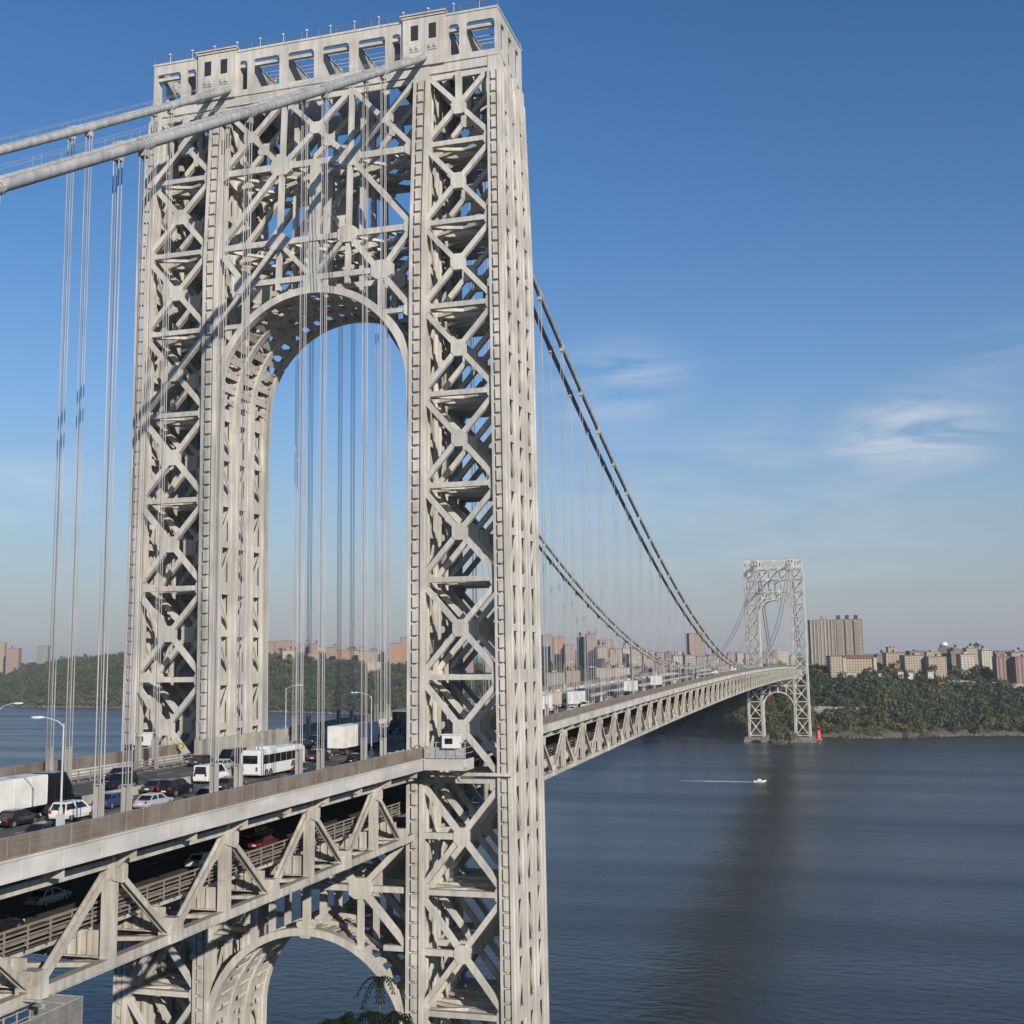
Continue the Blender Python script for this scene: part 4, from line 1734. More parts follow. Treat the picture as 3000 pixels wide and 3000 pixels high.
# ------------------------------------------------------------------ woods on the far shore
def leaf_mat(name, ramp):
    m = bpy.data.materials.new(name)
    m.use_nodes = True
    t = m.node_tree
    b = t.nodes['Principled BSDF']
    b.inputs['Roughness'].default_value = .8
    b.inputs['Specular IOR Level'].default_value = .15
    a = t.nodes.new('ShaderNodeAttribute')
    a.attribute_name = 'tint'
    r = t.nodes.new('ShaderNodeValToRGB')
    el = r.color_ramp.elements
    while len(el) < len(ramp):
        el.new(.5)
    for e_, (p, c) in zip(el, ramp):
        e_.position = p
        e_.color = (*c, 1)
    t.links.new(a.outputs['Fac'], r.inputs['Fac'])
    t.links.new(r.outputs['Color'], b.inputs['Base Color'])
    return m


M_LEAF = leaf_mat('woodland_leaves', [(0, (.046, .062, .034)), (.35, (.072, .084, .038)), (.6, (.100, .100, .042)), (.8, (.125, .122, .045)), (.93, (.19, .145, .045)), (1.0, (.21, .12, .04))])


def crown_template(nq, seed, rx, rz_, size):
    g = np.random.default_rng(seed)
    # a crown of several lobes, leaf-clump quads over and inside them
    nl = 7
    lob = g.normal(size=(nl, 3)) * (.45, .45, .34)
    lr = g.uniform(.38, .6, nl)
    k = g.integers(0, nl, nq)
    d = g.normal(size=(nq, 3))
    d /= np.linalg.norm(d, axis=1)[:, None]
    d[:, 2] = np.where(d[:, 2] < -.35, -d[:, 2] * .6, d[:, 2])
    c = lob[k] + d * (lr[k] * g.uniform(.75, 1.08, nq))[:, None]
    nrm = d + g.normal(size=(nq, 3)) * .45
    nrm /= np.linalg.norm(nrm, axis=1)[:, None]
    a = np.cross(nrm, g.normal(size=(nq, 3)))
    a /= np.linalg.norm(a, axis=1)[:, None]
    b = np.cross(nrm, a)
    s_ = size * g.uniform(.6, 1.3, nq)[:, None]
    quad = np.stack([c - a * s_, c - b * s_ * .7, c + a * s_, c + b * s_ * .8], 1)      # nq,4,3
    quad *= (rx, rx, rz_)
    dt = g.normal(size=nq) * .07
    return quad, np.repeat(dt, 4)


TEMPL = [crown_template(120, s_, 1.0, 1.1, .175) for s_ in range(8)]


def make_wood(name, pts, rad, tint, m):
    vs, at_ = [], []
    idx = nrg.integers(0, len(TEMPL), len(pts))
    for k, (q, dt) in enumerate(TEMPL):
        sel = np.where(idx == k)[0]
        if not len(sel):
            continue
        th = nrg.uniform(0, 6.28, len(sel))
        qq = q.reshape(-1, 3)
        cs, sn = np.cos(th)[:, None], np.sin(th)[:, None]
        r = rad[sel][:, None]
        x = (qq[None, :, 0] * cs - qq[None, :, 1] * sn) * r + pts[sel, 0][:, None]
        y = (qq[None, :, 0] * sn + qq[None, :, 1] * cs) * r + pts[sel, 1][:, None]
        z = qq[None, :, 2] * r * nrg.uniform(.9, 1.3, len(sel))[:, None] + pts[sel, 2][:, None]
        vs.append(np.stack([x, y, z], -1).reshape(-1, 3))
        at_.append((tint[sel][:, None] + dt[None, :]).ravel())
    V = np.concatenate(vs)
    A = np.clip(np.concatenate(at_), 0, 1)
    F = np.arange(len(V)).reshape(-1, 4)
    return link(name, big_mesh(name, V, F, m, A))


def scatter(x0, x1, t0, t1, step, rmean):
    xs = np.arange(x0, x1, step)
    ts = np.arange(t0, t1, step)
    Xs, Ts = np.meshgrid(xs, ts)
    Xs = Xs.ravel() + nrg.uniform(-.55, .55, Xs.size) * step
    Ts = Ts.ravel() + nrg.uniform(-.55, .55, Ts.size) * step
    Ts = np.maximum(Ts, 4 + nrg.uniform(0, 4, Ts.size))
    Ys = shore(Xs) + Ts
    Zs = ground_t(Xs, Ts)
    keep = np.ones(Xs.size, bool)
    for fx, fy, fr in FOOT:
        keep &= (Xs - fx) ** 2 + (Ys - fy) ** 2 > fr ** 2
    keep &= ~((np.abs(Xs) < 40) & (np.abs(Ys - SPAN) < 19))
    keep &= ~((np.abs(Xs) < 24) & (Ys > SPAN) & (Zs > 40))
    Xs, Ts, Ys, Zs = Xs[keep], Ts[keep], Ys[keep], Zs[keep]
    rad = np.clip(nrg.normal(rmean, rmean * .3, Xs.size), rmean * .45, rmean * 1.7)
    rad *= np.clip(.55 + Ts / 40, .5, 1)
    # colour drifts slowly through the wood; more yellow by the water
    tint = .30 + .18 * np.sin(Xs * .021 + 1.3 * np.sin(Ts * .02)) * np.sin(Ts * .035 + Xs * .008) + nrg.normal(0, .14, Xs.size)
    tint += .34 * np.exp(-Ts / 22) * (nrg.random(Xs.size) < .75)
    tint += (nrg.random(Xs.size) < .05) * nrg.uniform(.2, .5, Xs.size)
    pts = np.stack([Xs, Ys, Zs + rad * .75], -1)
    return pts, rad, np.clip(tint, 0, 1)


for args, lab in (((-330, 470, 5, 330, 8.2, 6.0), 'dense green and yellowing woods climbing the bluff at the far tower'),
                  ((-1000, -330, 5, 480, 8.8, 6.2), 'dark green woods on the far bank seen through the near tower arch'),
                  ((-2350, -1000, 5, 640, 10.5, 7.8), 'dark green wooded hill on the far bank at the left')):
    tag(make_wood('woodland', *scatter(*args), M_LEAF), lab, 'woods', kind='stuff')
# street and park trees between the buildings further back
pts, rad, tint = scatter(-700, 600, 340, 900, 19, 5.2)
tag(make_wood('woodland', pts, rad, tint * .8, M_LEAF), 'scattered park trees between the buildings on the plateau', 'trees', kind='stuff')


# ------------------------------------------------------------------ vehicles
PAINT = {}


def paint(name, col, rough=.28):
    if name not in PAINT:
        PAINT[name] = mat('vehicle_paint_' + name, col, rough, coat=.5 if rough < .4 else 0, var=.08 if rough < .4 else .2, scale=2 if rough < .4 else .7)
    return PAINT[name]


P_WHITE = paint('white', (.78, .77, .74))
P_BOX = paint('white_box_side', (.80, .78, .72), .5)
P_BLACK = paint('black', (.015, .015, .018))
P_DARK = paint('charcoal', (.045, .045, .05))
P_BLUE = paint('blue', (.03, .06, .14))
P_PURP = paint('dark_purple', (.05, .025, .04))
P_SILV = paint('silver', (.45, .46, .47))
P_RED = paint('red', (.30, .02, .02))
P_MAR = paint('maroon', (.10, .015, .015))
P_TAN = paint('tan_box_side', (.62, .50, .38), .5)
P_DBLUE = paint('deep_blue_box_side', (.05, .10, .20), .5)


def wheel(root, x, y, r, wd):
    s_ = 1 if x > 0 else -1
    m = MB()
    m.tube([(x - s_ * wd, y, r), (x, y, r)], r, 16)
    o = m.build('wheel', M_TYRE, root)
    m = MB()
    m.tube([(x - s_ * .02, y, r), (x + s_ * .015, y, r)], r * .6, 12)
    m.build('rim', M_RIM, o)


def lens(root, name, x, y, z, sx_, sz_, m_, fy):
    m = MB()
    m.box((x, y, z), (sx_, .07, sz_))
    m.build(name, m_, root)


def car(x, y, road, label, pm, kind='sedan', way=1, cat='car'):
    """way 1: drives away from the viewer (+y)"""
    z = (ZR if road == 'u' else 66.75) + camber(y) + .01
    root = empty('parked_car' if False else ('suv' if kind == 'suv' else 'van' if kind == 'van' else 'car'), (x, y, z), 0 if way == 1 else math.pi)
    Lh, W = {'sedan': (2.3, .90), 'suv': (2.35, .96), 'van': (2.6, 1.0)}[kind]
    roof = {'sedan': 1.45, 'suv': 1.75, 'van': 2.15}[kind]
    belt = {'sedan': .92, 'suv': 1.08, 'van': 1.2}[kind]
    # lower body: rings along the length (y), rounded shoulders
    prof = {'sedan': [(-2.3, .45, .72, .86), (-2.22, .32, .90, .95), (-1.5, .25, .96, 1.0), (0, .22, .93, 1.0), (1.2, .25, .92, 1.0), (2.0, .3, .82, .95), (2.28, .4, .66, .82)],
            'suv': [(-2.35, .5, .95, .9), (-2.28, .36, 1.08, .97), (-1.5, .3, 1.1, 1.0), (0, .28, 1.08, 1.0), (1.2, .3, 1.08, 1.0), (2.05, .34, 1.0, .95), (2.33, .45, .8, .84)],
            'van': [(-2.6, .45, 1.1, .95), (-2.5, .34, 1.2, .99), (0, .3, 1.2, 1.0), (1.6, .3, 1.15, 1.0), (2.3, .34, 1.0, .95), (2.58, .45, .8, .86)]}[kind]
    m = MB()
    rings = []
    for yy, zl, zh, ws in prof:
        w_ = W * ws
        zm = (zl + zh) / 2
        rings.append([(-w_ * .92, yy, zl), (w_ * .92, yy, zl), (w_, yy, zm - .05), (w_ * .98, yy, zh - .08), (w_ * .86, yy, zh), (-w_ * .86, yy, zh), (-w_ * .98, yy, zh - .08), (-w_, yy, zm - .05)])
    m.loft(rings)
    m.build('body', pm, root)
    cab = {'sedan': (-1.75, -1.05, .35, 1.15), 'suv': (-2.2, -1.95, .35, 1.15), 'van': (-2.55, -2.45, 1.1, 1.9)}[kind]
    b0, t0, t1, b1 = cab
    m = MB()
    wb, wt = W * .86, W * .70
    zb = belt - .06
    m.loft([[(-wb, b0, zb), (wb, b0, zb), (wb, b1, zb), (-wb, b1, zb)], [(-wt, t0, roof - .1), (wt, t0, roof - .1), (wt, t1, roof - .1), (-wt, t1, roof - .1)]])
    m.build('windows', M_GLASS, root)
    m = MB()
    m.loft([[(-wt - .04, t0 - .1, roof - .12), (wt + .04, t0 - .1, roof - .12), (wt + .04, t1 + .1, roof - .12), (-wt - .04, t1 + .1, roof - .12)],
            [(-wt + .06, t0, roof), (wt - .06, t0, roof), (wt - .06, t1, roof), (-wt + .06, t1, roof)]])
    for s_ in (-1, 1):      # roof posts
        for (pb, pt) in ((b0, t0), (b1, t1), ((b0 + b1) / 2 - .05, (t0 + t1) / 2 - .05)):
            m.beam((s_ * (wb + .01), pb, zb), (s_ * (wt + .02), pt, roof - .08), .13, .06, (1, 0, 0))
        if kind == 'van':
            m.beam((s_ * (wb + .005), b0 + 1.5, (zb + roof) / 2), (s_ * (wb + .005), b0 + .05, (zb + roof) / 2), roof - zb, .05, (1, 0, 0))
    m.build('roof', pm, root)
    for s_ in (-1, 1):
        for yy in (-Lh * .60, Lh * .62):
            wheel(root, s_ * W * .98, yy, .34 if kind == 'sedan' else .38, .22)
        lens(root, 'tail_light', s_ * W * .74, -Lh + .02, belt - .14, .28, .16 if kind == 'sedan' else .3, M_REDL, -1)
        lens(root, 'headlight', s_ * W * .66, Lh - .06, .66, .34, .15, M_LAMP, 1)
        m = MB()
        m.box((s_ * (W + .06), b1 - .45, belt + .06), (.16, .1, .13))
        m.build('wing_mirror', pm, root)
    m = MB()
    m.box((0, -Lh - .01, .62), (.5, .04, .14))
    m.build('licence_plate', M_LAMP, root)
    return tag(root, label, cat, 'vehicles in the upper road traffic' if road == 'u' else 'vehicles on the lower road')


def truck(x, y, label, box_len, side_mat, cab_mat, way=1, semi=False, boxh=2.75, y_is_rear=True):
    z = ZR + camber(y) + .01
    root = empty('semi_truck' if semi else 'box_truck', (x, y, z), 0 if way == 1 else math.pi)
    zf = 1.15
    m = MB()
    m.span(-1.28, 1.28, 0, box_len, zf, zf + boxh)
    for yy in np.arange(0, box_len + .01, box_len / 6):
        for s_ in (-1, 1):
            m.span(s_ * 1.28, s_ * 1.31, yy - .03 if yy else .001, yy + .03, zf + .12, zf + boxh - .12)
    b = m.build('cargo_box', side_mat, root)
    m = MB()
    for s_ in (-1, 1):
        m.span(s_ * .05, s_ * 1.2, -.04, -.005, zf + .08, zf + boxh - .1)
    m.build('rear_door', side_mat, b)
    m = MB()
    m.span(-.5, .5, .1, box_len + (2.6 if not semi else .2), .75, zf - .01)
    m.span(-1.25, 1.25, -.02, .12, .55, .72)
    m.build('chassis', P_DARK, root)
    c0 = box_len + (.25 if not semi else 1.0)
    hh = 2.45 if not semi else 3.9
    m = MB()
    rings = []
    cl = 2.0 if not semi else 3.4
    for yy, zl, zh, w_ in ((c0, .6, hh, 1.15), (c0 + cl * .55, .6, hh, 1.15), (c0 + cl * .8, .6, hh * .75, 1.12), (c0 + cl, .6, 1.45, 1.08), (c0 + cl + (1.2 if semi else .7), .62, 1.3, 1.0)):
        rings.append([(-w_, yy, zl), (w_, yy, zl), (w_, yy, zh - .12), (w_ * .88, yy, zh), (-w_ * .88, yy, zh), (-w_, yy, zh - .12)])
    m.loft(rings)
    cb = m.build('cab', cab_mat, root)
    m = MB()
    for s_ in (-1, 1):
        m.prism([(s_ * 1.16, c0 + .5, 1.45), (s_ * 1.16, c0 + cl * .85, 1.45), (s_ * 1.16, c0 + cl * .72, hh * .78), (s_ * 1.16, c0 + .5, hh * .8)], (-.012, 0, 0), (.012, 0, 0))
    m.build('window', M_GLASS, cb)
    m = MB()
    p = [Vector((-1.0, c0 + cl * .985, 1.55)), Vector((1.0, c0 + cl * .985, 1.55)), Vector((.95, c0 + cl * .82, hh * .74)), Vector((-.95, c0 + cl * .82, hh * .74))]
    m.prism(p, (0, .0, 0), (0, .04, .03))
    m.build('windscreen', M_GLASS, cb)
    axles = ([.9, 2.1, box_len + .6, box_len + 1.5, c0 + cl + .5] if semi else [1.6, box_len + 1.7])
    for yy in axles:
        for s_ in (-1, 1):
            wheel(root, s_ * 1.22, yy, .5, .34)
    for s_ in (-1, 1):
        lens(root, 'tail_light', s_ * 1.0, -.05, .64, .26, .12, M_REDL, -1)
        lens(root, 'headlight', s_ * .8, c0 + cl + (1.2 if semi else .7), .95, .3, .18, M_LAMP, 1)
        m = MB()
        m.box((s_ * 1.36, c0 + cl * .8, 1.9), (.18, .1, .5))
        m.build('wing_mirror', P_DARK, cb)
    return tag(root, label, 'truck', 'vehicles in the upper road traffic')


def bus(x, y, label, way=1):
    z = ZR + camber(y) + .01
    root = empty('coach_bus', (x, y, z), 0 if way == 1 else math.pi)
    LN, W, H = 12.6, 1.28, 3.35
    m = MB()
    rings = []
    for yy, zl, zh, ws in ((0, .5, H - .18, .96), (.15, .36, H - .04, .99), (.6, .32, H, 1), (LN - .8, .32, H, 1), (LN - .2, .34, H - .25, .98), (LN, .5, H - .9, .93)):
        w_ = W * ws
        rings.append([(-w_, yy, zl), (w_, yy, zl), (w_, yy, zh - .3), (w_ * .97, yy, zh - .12), (w_ * .86, yy, zh), (-w_ * .86, yy, zh), (-w_ * .97, yy, zh - .12), (-w_, yy, zh - .3)])
    m.loft(rings)
    m.build('body', P_WHITE, root)
    for s_ in (-1, 1):
        e = np.linspace(1.0, LN - .9, 8)
        for a, b in zip(e, e[1:]):
            m = MB()
            m.span(s_ * (W - .03), s_ * (W + .018), a + .04, b - .04, 1.62, 2.72)
            m.build('side_window', M_GLASS, root)
        m = MB()
        for i_, (yy, mm) in enumerate(((8.3, P_DBLUE), (9.0, P_RED), (9.7, P_SILV))):
            m2 = MB()
            m2.prism([(s_ * (W + .004), yy, .75), (s_ * (W + .004), yy + .65, .75), (s_ * (W + .004), yy + 1.1, 1.5), (s_ * (W + .004), yy + .45, 1.5)], (-.012, 0, 0), (.012, 0, 0))
            m2.build('colour_stripe', mm, root)
        for yy in (1.9, 3.0, LN - 2.6):
            wheel(root, s_ * (W + .01), yy, .5, .3)
        lens(root, 'tail_light', s_ * .95, -.01, 1.1, .25, .5, M_REDL, -1)
        lens(root, 'headlight', s_ * .85, LN - .02, .85, .35, .2, M_LAMP, 1)
        m = MB()
        m.box((s_ * (W + .2), LN - .1, 2.4), (.22, .12, .5))
        m.build('wing_mirror', P_DARK, root)
    m = MB()
    m.span(-1.05, 1.05, -.03, .04, 1.75, 2.75)
    m.build('rear_window', M_GLASS, root)
    m = MB()
    m.prism([(-1.12, LN + .02, 1.3), (1.12, LN + .02, 1.3), (1.1, LN - .2, 2.8), (-1.1, LN - .2, 2.8)], (0, 0, 0), (0, .05, 0))
    m.build('windscreen', M_GLASS, root)
    m = MB()
    m.loft([[(-.8, 2.6, H - .02), (.8, 2.6, H - .02), (.8, 5.2, H - .02), (-.8, 5.2, H - .02)], [(-.65, 2.8, H + .28), (.65, 2.8, H + .28), (.65, 5.0, H + .28), (-.65, 5.0, H + .28)]])
    m.build('roof_unit', P_WHITE, root)
    return tag(root, label, 'bus', 'vehicles in the upper road traffic')


# near side lanes, driving away
truck(1.2, -81.7, 'white semi trailer truck with dark tractor at the left picture edge', 13.6, P_BOX, P_BLACK, semi=True)
car(3.9, -73.9, 'u', 'black sedan right behind the white suv, beside the white trailer', P_BLACK)
car(6.4, -69.4, 'u', 'white suv behind the near lamp post at the lower left', P_WHITE, 'suv')
car(4.6, -60.8, 'u', 'dark blue sedan just ahead of the white suv', P_BLUE)
car(12.2, -80.6, 'u', 'dark car half hidden by the near fence at the lower left', P_DARK)
car(5.0, -50.2, 'u', 'black suv between two pairs of near suspenders', P_BLACK, 'suv')
car(8.6, -45.0, 'u', 'charcoal sedan in the lane nearest the rail, left of the bus', P_DARK)
car(1.9, -37.6, 'u', 'white van with rear windows, left of the bus', P_WHITE, 'van', cat='van')
bus(4.4, -33.0, 'white coach bus with dark windows and a coloured stripe')
car(8.4, -26.0, 'u', 'dark car hidden behind the rail beside the bus', P_DARK)
car(9.6, -12.5, 'u', 'black sedan beside the right tower leg, ahead of the bus', P_BLACK)
car(2.2, -9.0, 'u', 'dark suv following the boxy white truck', P_DARK, 'suv')
truck(1.0, -1.0, 'boxy white truck with dark cab under the arch', 13.4, P_BOX, P_BLACK, boxh=3.25)
truck(4.8, 19.5, 'dark blue box truck ahead of the boxy white truck, beside the tower leg', 8.0, P_DBLUE, P_RED)
# far side lanes, driving towards the viewer
car(-11.4, -36.6, 'u', 'dark purple sedan in the far lanes left of the left tower leg', P_PURP, way=-1)
car(-8.0, -58.0, 'u', 'charcoal car in the far lanes behind the semi trailer', P_DARK, way=-1)
car(-4.8, -24.0, 'u', 'silver sedan in the far lanes behind the bus', P_SILV, way=-1)
car(-8.2, 6.0, 'u', 'black suv in the far lanes under the arch', P_BLACK, 'suv', way=-1)
car(-5.0, 15.0, 'u', 'dark sedan in the far lanes behind the boxy white truck', P_DARK, way=-1)
car(-11.6, 18.0, 'u', 'black sedan along the far barrier under the arch', P_BLACK, way=-1)
truck(-5.0, 48.0, 'dark box truck in the far lanes, left of the right tower leg', 8.5, P_DARK, P_DARK, way=-1)
car(9.0, -60.5, 'u', 'silver sedan in the second near lane, right of the white suv', P_SILV)
car(12.2, -55.0, 'u', 'black sedan close to the near rail between suspender pairs', P_BLACK)
car(1.8, -48.5, 'u', 'charcoal sedan in the lane by the median, left of the white van', P_DARK)
car(12.2, -34.5, 'u', 'dark blue car close to the near rail below the bus', P_BLUE)
car(-4.9, -46.0, 'u', 'black suv in the far lanes above the dark suv', P_BLACK, 'suv', way=-1)
car(-11.5, -18.0, 'u', 'dark grey sedan beside the left tower leg barrier', P_DARK, way=-1)
car(-8.1, -15.5, 'u', 'black van in the far lanes just above the bus roof', P_BLACK, 'van', way=-1, cat='van')
car(-2.0, -62.0, 'u', 'dark sedan in the far inner lane ahead of the tractor', P_DARK, way=-1)
car(-4.9, 28.0, 'u', 'silver suv in the far lanes beside the dark blue box truck', P_SILV, 'suv', way=-1)
car(-8.2, 36.0, 'u', 'black car in the far lanes under the far side of the arch', P_BLACK, way=-1)
# beyond the tower
truck(6.8, 95.0, 'white box truck directly right of the near tower', 7.5, P_BOX, P_WHITE, boxh=3.0)
truck(5.0, 112.0, 'tan box truck behind the first white one beyond the near tower', 7.0, P_TAN, P_WHITE, boxh=3.0)
truck(9.6, 117.0, 'white box truck beside the tan one beyond the near tower', 8.0, P_BOX, P_DARK, boxh=3.0)
car(12.6, 104.0, 'u', 'white sedan in the near lane beside the first truck beyond the tower', P_WHITE)
car(12.2, 120.0, 'u', 'white suv in the near lane below the tan truck', P_WHITE, 'suv')
car(12.4, 131.0, 'u', 'red sedan in the near lane beyond the near tower', P_RED)
truck(5.6, 141.0, 'dark box truck between the white trucks beyond the near tower', 6.5, P_DARK, P_DARK)
car(12.0, 150.0, 'u', 'silver car in the near lane behind the dark truck', P_SILV)
car(8.9, 168.0, 'u', 'charcoal van in the middle of the main span traffic', P_DARK, 'van', cat='van')
truck(9.2, 192.0, 'white box truck with silver cab midway along the visible road', 9.5, P_BOX, P_SILV, boxh=3.0)
car(12.3, 206.0, 'u', 'dark sedan ahead of the silver-cabbed truck', P_DARK)
car(5.5, 220.0, 'u', 'red suv further along the main span', P_RED, 'suv')
truck(8.6, 245.0, 'white box truck farther along, small above the fence', 9.0, P_BOX, P_DARK, boxh=3.0)
car(12.2, 262.0, 'u', 'black sedan far along the near lane', P_BLACK)
car(9.0, 290.0, 'u', 'silver sedan far along the middle lane', P_SILV)
car(5.2, 318.0, 'u', 'white car far along the bridge', P_WHITE)
truck(8.8, 425.0, 'tiny white truck near the crest of the bridge', 8.0, P_BOX, P_SILV)
truck(9.0, 520.0, 'tiniest white truck at the crest of the bridge', 9.0, P_BOX, P_WHITE)
for i, (x, y, pm, nm) in enumerate(((-2.2, 92, P_DARK, 'charcoal'), (-8.5, 110, P_SILV, 'silver'), (-5, 135, P_BLACK, 'black'), (-11.5, 150, P_WHITE, 'white'), (-2.3, 175, P_PURP, 'purple'), (-8.4, 200, P_BLUE, 'blue'))):
    car(x, y, 'u', '%s oncoming car in the far lanes beyond the near tower' % nm, pm, way=-1)
# lower road, in shade
car(10.4, -97.0, 'l', 'dark car in the shade of the lower road at the left edge', P_DARK)
car(9.8, -83.0, 'l', 'black car with red lights on the shaded lower road', P_BLACK)
car(6.0, -72.0, 'l', 'silver car deep in the shade of the lower road', P_SILV)
car(9.6, -52.0, 'l', 'white car on the lower road behind the truss posts', P_WHITE)
car(10.2, -40.0, 'l', 'dark red car on the lower road near the tower', P_MAR)
car(6.2, -34.0, 'l', 'charcoal suv on the lower road near the tower', P_DARK, 'suv')

# ------------------------------------------------------------------ little red lighthouse, motorboat with wake
c = (37, 1090)
root = empty('lighthouse', (c[0], c[1], 0))
m = MB()
m.tube([(0, 0, -1), (0, 0, 1.6)], [4.4, 3.9], 20)
m.build('stone_base', M_PIER, root)
m = MB()
m.tube([(0, 0, 1.6), (0, 0, 5), (0, 0, 10.2)], [3.2, 2.75, 2.2], 20)
tb = m.build('tower_body', M_RED, root, smooth=False)
m = MB()
for a, z in ((-1.3, 4.2), (-1.3, 7.8)):
    m.box((2.8 * math.cos(a) * (1 - z * .02), 2.8 * math.sin(a) * (1 - z * .02), z), (.7, .7, 1.1))
m.build('window', M_WHITE, tb)
m = MB()
m.tube([(0, 0, 10.2), (0, 0, 10.5)], [3.0, 3.0], 20)
for k in range(12):
    a = k * math.pi / 6
    m.tube([(2.85 * math.cos(a), 2.85 * math.sin(a), 10.5), (2.85 * math.cos(a), 2.85 * math.sin(a), 11.4)], .06, 5)
m.build('gallery', M_RED, root)
m = MB()
m.tube([(0, 0, 10.5), (0, 0, 12.6)], [1.35, 1.35], 12)
m.build('lantern', M_GLASS, root)
m = MB()
m.tube([(0, 0, 12.6), (0, 0, 13.6), (0, 0, 14.4)], [1.7, .5, .08], 12)
m.build('cap', M_RED, root)
tag(root, 'small round red lighthouse at the water below the far tower', 'lighthouse')

bx, by = 9.0, 677.0
root = empty('motorboat', (bx, by, 0))
m = MB()
rings = []
for xx, w_, zl, zh in ((-4.2, 1.3, -.2, 1.0), (-2, 1.45, -.3, 1.05), (1.2, 1.4, -.2, 1.15), (3.2, .9, .1, 1.4), (4.6, .12, .7, 1.6)):
    rings.append([(xx, -w_ * .7, zl), (xx, -w_, zh), (xx, w_, zh), (xx, w_ * .7, zl)])
m.loft(rings)
m.build('hull', M_WHITE, root)
m = MB()
m.loft([[(-1.6, -1.0, 1.0), (1.8, -1.0, 1.1), (1.8, 1.0, 1.1), (-1.6, 1.0, 1.0)], [(-1.2, -.85, 2.2), (.7, -.85, 2.2), (.7, .85, 2.2), (-1.2, .85, 2.2)]])
m.build('cabin', M_WHITE, root)
m = MB()
m.prism([(1.45, -.8, 1.3), (1.45, .8, 1.3), (.85, .75, 2.0), (.85, -.75, 2.0)], (.02, 0, .02), (.08, 0, .05))
m.build('windscreen', M_GLASS, root)
tag(root, 'small white motorboat speeding across the river', 'boat')


def foam_mat():
    m = bpy.data.materials.new('wake_foam')
    m.use_nodes = True
    t = m.node_tree
    b = t.nodes['Principled BSDF']
    b.inputs['Base Color'].default_value = (.75, .78, .80, 1)
    b.inputs['Roughness'].default_value = .8
    tcx = t.nodes.new('ShaderNodeTexCoord')
    mp_ = t.nodes.new('ShaderNodeMapping')
    mp_.inputs['Scale'].default_value = (.09, .5, 1)
    t.links.new(tcx.outputs['Object'], mp_.inputs[0])
    n = t.nodes.new('ShaderNodeTexNoise')
    n.inputs['Scale'].default_value = 1.6
    n.inputs['Detail'].default_value = 6
    t.links.new(mp_.outputs[0], n.inputs['Vector'])
    sp = t.nodes.new('ShaderNodeSeparateXYZ')
    t.links.new(tcx.outputs['Object'], sp.inputs[0])
    mr = t.nodes.new('ShaderNodeMapRange')       # thins out behind the boat
    mr.inputs[1].default_value = -80
    mr.inputs[2].default_value = 0
    mr.inputs[3].default_value = -.30
    mr.inputs[4].default_value = .42
    t.links.new(sp.outputs[0], mr.inputs[0])
    ad = t.nodes.new('ShaderNodeMath')
    t.links.new(n.outputs['Fac'], ad.inputs[0])
    t.links.new(mr.outputs[0], ad.inputs[1])
    r = t.nodes.new('ShaderNodeMapRange')
    r.inputs[1].default_value = .42
    r.inputs[2].default_value = .68
    t.links.new(ad.outputs[0], r.inputs[0])
    t.links.new(r.outputs[0], b.inputs['Alpha'])
    return m


m = MB()
xs = np.linspace(-80, 1, 44)
for a, b in zip(xs, xs[1:]):
    i0 = len(m.v)
    wa, wb = 1.9 + (-a) * .04, 1.9 + (-b) * .04
    m.v += [(a, -wa, .05), (b, -wb, .05), (b, wb, .05), (a, wa, .05)]
    m.f.append((i0, i0 + 1, i0 + 2, i0 + 3))
o = m.build('wake', foam_mat(), None, loc=(bx - 3.5, by, 0))
tag(o, 'white foam wake trailing behind the motorboat', 'wake', kind='stuff')

# ------------------------------------------------------------------ trees
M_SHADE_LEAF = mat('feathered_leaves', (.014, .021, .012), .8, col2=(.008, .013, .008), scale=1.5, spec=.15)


def frond_tree(base, h, seed, nf, label, lean=(0, 0), spread=1.0):
    """slender sumac-like tree: bare stem topped by tufts of long drooping feathered leaves"""
    g = random.Random(seed)
    root = empty('feathered_tree', base)
    m = MB()
    top = Vector((lean[0], lean[1], h))
    m.tube([(0, 0, -1), (lean[0] * .3, lean[1] * .3, h * .5), tuple(top)], [.14, .09, .045], 7)
    tips = [top]
    for k in range(3):
        a = g.uniform(0, 6.28)
        st = top * g.uniform(.72, .9)
        e = st + Vector((math.cos(a), math.sin(a), .7)) * g.uniform(.8, 1.6) * spread
        m.tube([tuple(st), tuple((st + e) / 2 + Vector((0, 0, .1))), tuple(e)], [.05, .04, .025], 6)
        tips.append(e)
    m.build('trunk', M_BARK, root)
    m = MB()
    for tp in tips:
        for k in range(nf):
            a = g.uniform(0, 6.28)
            ln = g.uniform(.7, 1.25) * spread
            d = Vector((math.cos(a), math.sin(a), 0))
            rise = g.uniform(-.1, .7)
            pts = []
            for s_ in np.linspace(0, 1, 10):
                pts.append(tp + d * ln * s_ + Vector((0, 0, ln * (rise * s_ - (rise + .75) * s_ * s_))))
            sd = Vector((-d.y, d.x, 0))
            for q in range(9):
                p, r_ = pts[q], pts[q + 1]
                mid = (p + r_) / 2
                for s2 in (-1, 1):
                    lw = .22 * spread * (1 - .5 * q / 9)
                    e = mid + sd * s2 * lw + Vector((0, 0, -.12)) + d * .06
                    i0 = len(m.v)
                    m.v += [tuple(p), tuple(mid + sd * s2 * lw * .5 + Vector((0, 0, .02))), tuple(e), tuple(r_ + sd * s2 * lw * .25)]
                    m.f.append((i0, i0 + 1, i0 + 2, i0 + 3))
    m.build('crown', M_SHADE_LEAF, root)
    return tag(root, label, 'tree', 'dark trees below the viewpoint')


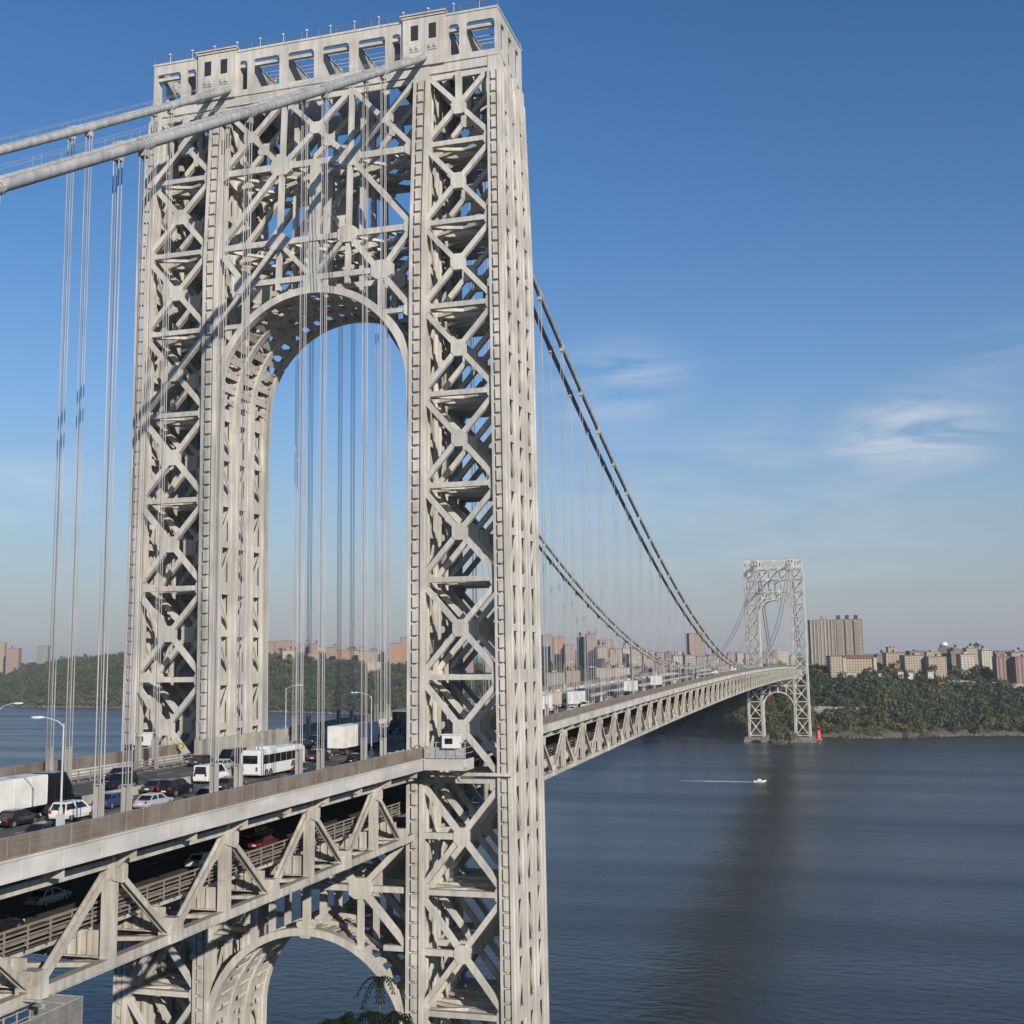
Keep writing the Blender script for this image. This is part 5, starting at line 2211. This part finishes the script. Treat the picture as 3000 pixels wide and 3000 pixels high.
def near_tree(u, v, dp, seed, nf, label, spread=1.0):
    p = at(u, v, dp)
    gz = float(near_ground(p.x, p.y))
    return frond_tree((p.x, p.y, gz), p.z - gz, seed, nf, label, spread=spread)


near_tree(1112, 2868, 50, 3, 9, 'slender dark tree with drooping leaf tufts in front of the lower arch', 1.05)
near_tree(1092, 2968, 47, 4, 15, 'low dark bushy treetop at the bottom edge, under the slender tree', 1.1)
near_tree(1150, 2972, 48, 5, 15, 'dark feathery treetop at the bottom edge beside the right tower leg', .9)
near_tree(1030, 2978, 46, 6, 15, 'dark feathery treetop, second from the left at the bottom edge', 1.0)
near_tree(975, 2992, 45, 8, 14, 'leftmost dark treetop just showing at the bottom edge', .9)


def leafy_tree(x, y, r, tint, label, sp_='leafy_tree'):
    gz = ground(x, y)
    root = empty(sp_, (x, y, gz))
    m = MB()
    m.tube([(0, 0, -1), (.2, 0, r * .5), (.3, .2, r * 1.2)], [.5, .4, .18], 8)
    for a in (0.5, 2.2, 4.0, 5.4):
        m.tube([(.1, 0, r * .5), (math.cos(a) * r * .4, math.sin(a) * r * .4, r * 1.1)], [.22, .08], 6)
    m.build('trunk', M_BARK, root)
    q, dt = crown_template(420, int(x * 7 + y) % 9999, 1.0, 1.0, .13)
    V_ = q.reshape(-1, 3) * r + np.array([0, 0, r * 1.25])
    me = big_mesh('crown', V_, np.arange(len(V_)).reshape(-1, 4), M_LEAF, np.clip(tint + dt * 1.2, 0, 1))
    link('crown', me, root)
    return tag(root, label, 'tree', 'single trees along the far shore')


for u, v, dp, r, tint, lab in ((2900, 2128, 1235, 6.5, .90, 'golden autumn tree by the water near the right picture edge'),
                               (2870, 2136, 1228, 5.0, .86, 'smaller golden tree left of another by the right shore'),
                               (2945, 2132, 1235, 5.5, .80, 'yellow-green tree by the water at the far right'),
                               (2714, 2135, 1200, 5.0, .80, 'yellow tree by the water midway along the right shore'),
                               (2655, 2128, 1195, 5.5, .70, 'olive tree by the water right of the far tower'),
                               (2310, 2090, 1150, 8.0, .88, 'yellowing tree framed by the far tower lower arch, right one'),
                               (2272, 2095, 1150, 8.0, .45, 'green tree framed by the far tower lower arch, left one'),
                               (2590, 2062, 1290, 7.0, .82, 'ochre tree halfway up the wooded bluff'),
                               (2470, 2140, 1160, 5.0, .66, 'olive tree at the foot of the bluff beside the lighthouse'),
                               (120, 2050, 2420, 9.0, .80, 'yellowish tree on the left bank by the water'),
                               (150, 2052, 2420, 8.0, .90, 'russet tree on the left bank by the water'),
                               (100, 1912, 2650, 10.0, .72, 'yellow-green tree on the crest of the left hill'),
                               (2880, 1935, 1420, 9.0, .3, 'tall dark tree between the cream block and the striped block'),
                               (2862, 1950, 1400, 8.0, .25, 'dark tree below the tall one beside the striped block'),
                               (2545, 1955, 1370, 8.0, .3, 'round dark tree in front of the brown-roofed building'),
                               (2680, 1960, 1360, 6.0, .5, 'green tree at the corner of the leftmost tan block')):
    p = at(u, v, dp)
    leafy_tree(p.x, p.y, r, tint, lab)


# ------------------------------------------------------------------ haze over the river
def add_haze(dens):
    m = bpy.data.materials.new('haze_air')
    m.use_nodes = True
    t = m.node_tree
    t.nodes.clear()
    o = t.nodes.new('ShaderNodeOutputMaterial')
    v = t.nodes.new('ShaderNodeVolumePrincipled')
    v.inputs['Color'].default_value = (.90, .91, .95, 1)
    v.inputs['Density'].default_value = dens
    v.inputs['Anisotropy'].default_value = 0.1
    t.links.new(v.outputs[0], o.inputs['Volume'])
    mb_ = MB()
    mb_.span(-8950, 8950, -750, 13600, -1.0, 200)
    ob = mb_.build('haze', m)
    ob['kind'] = 'stuff'
    return ob


add_haze(0.00007)
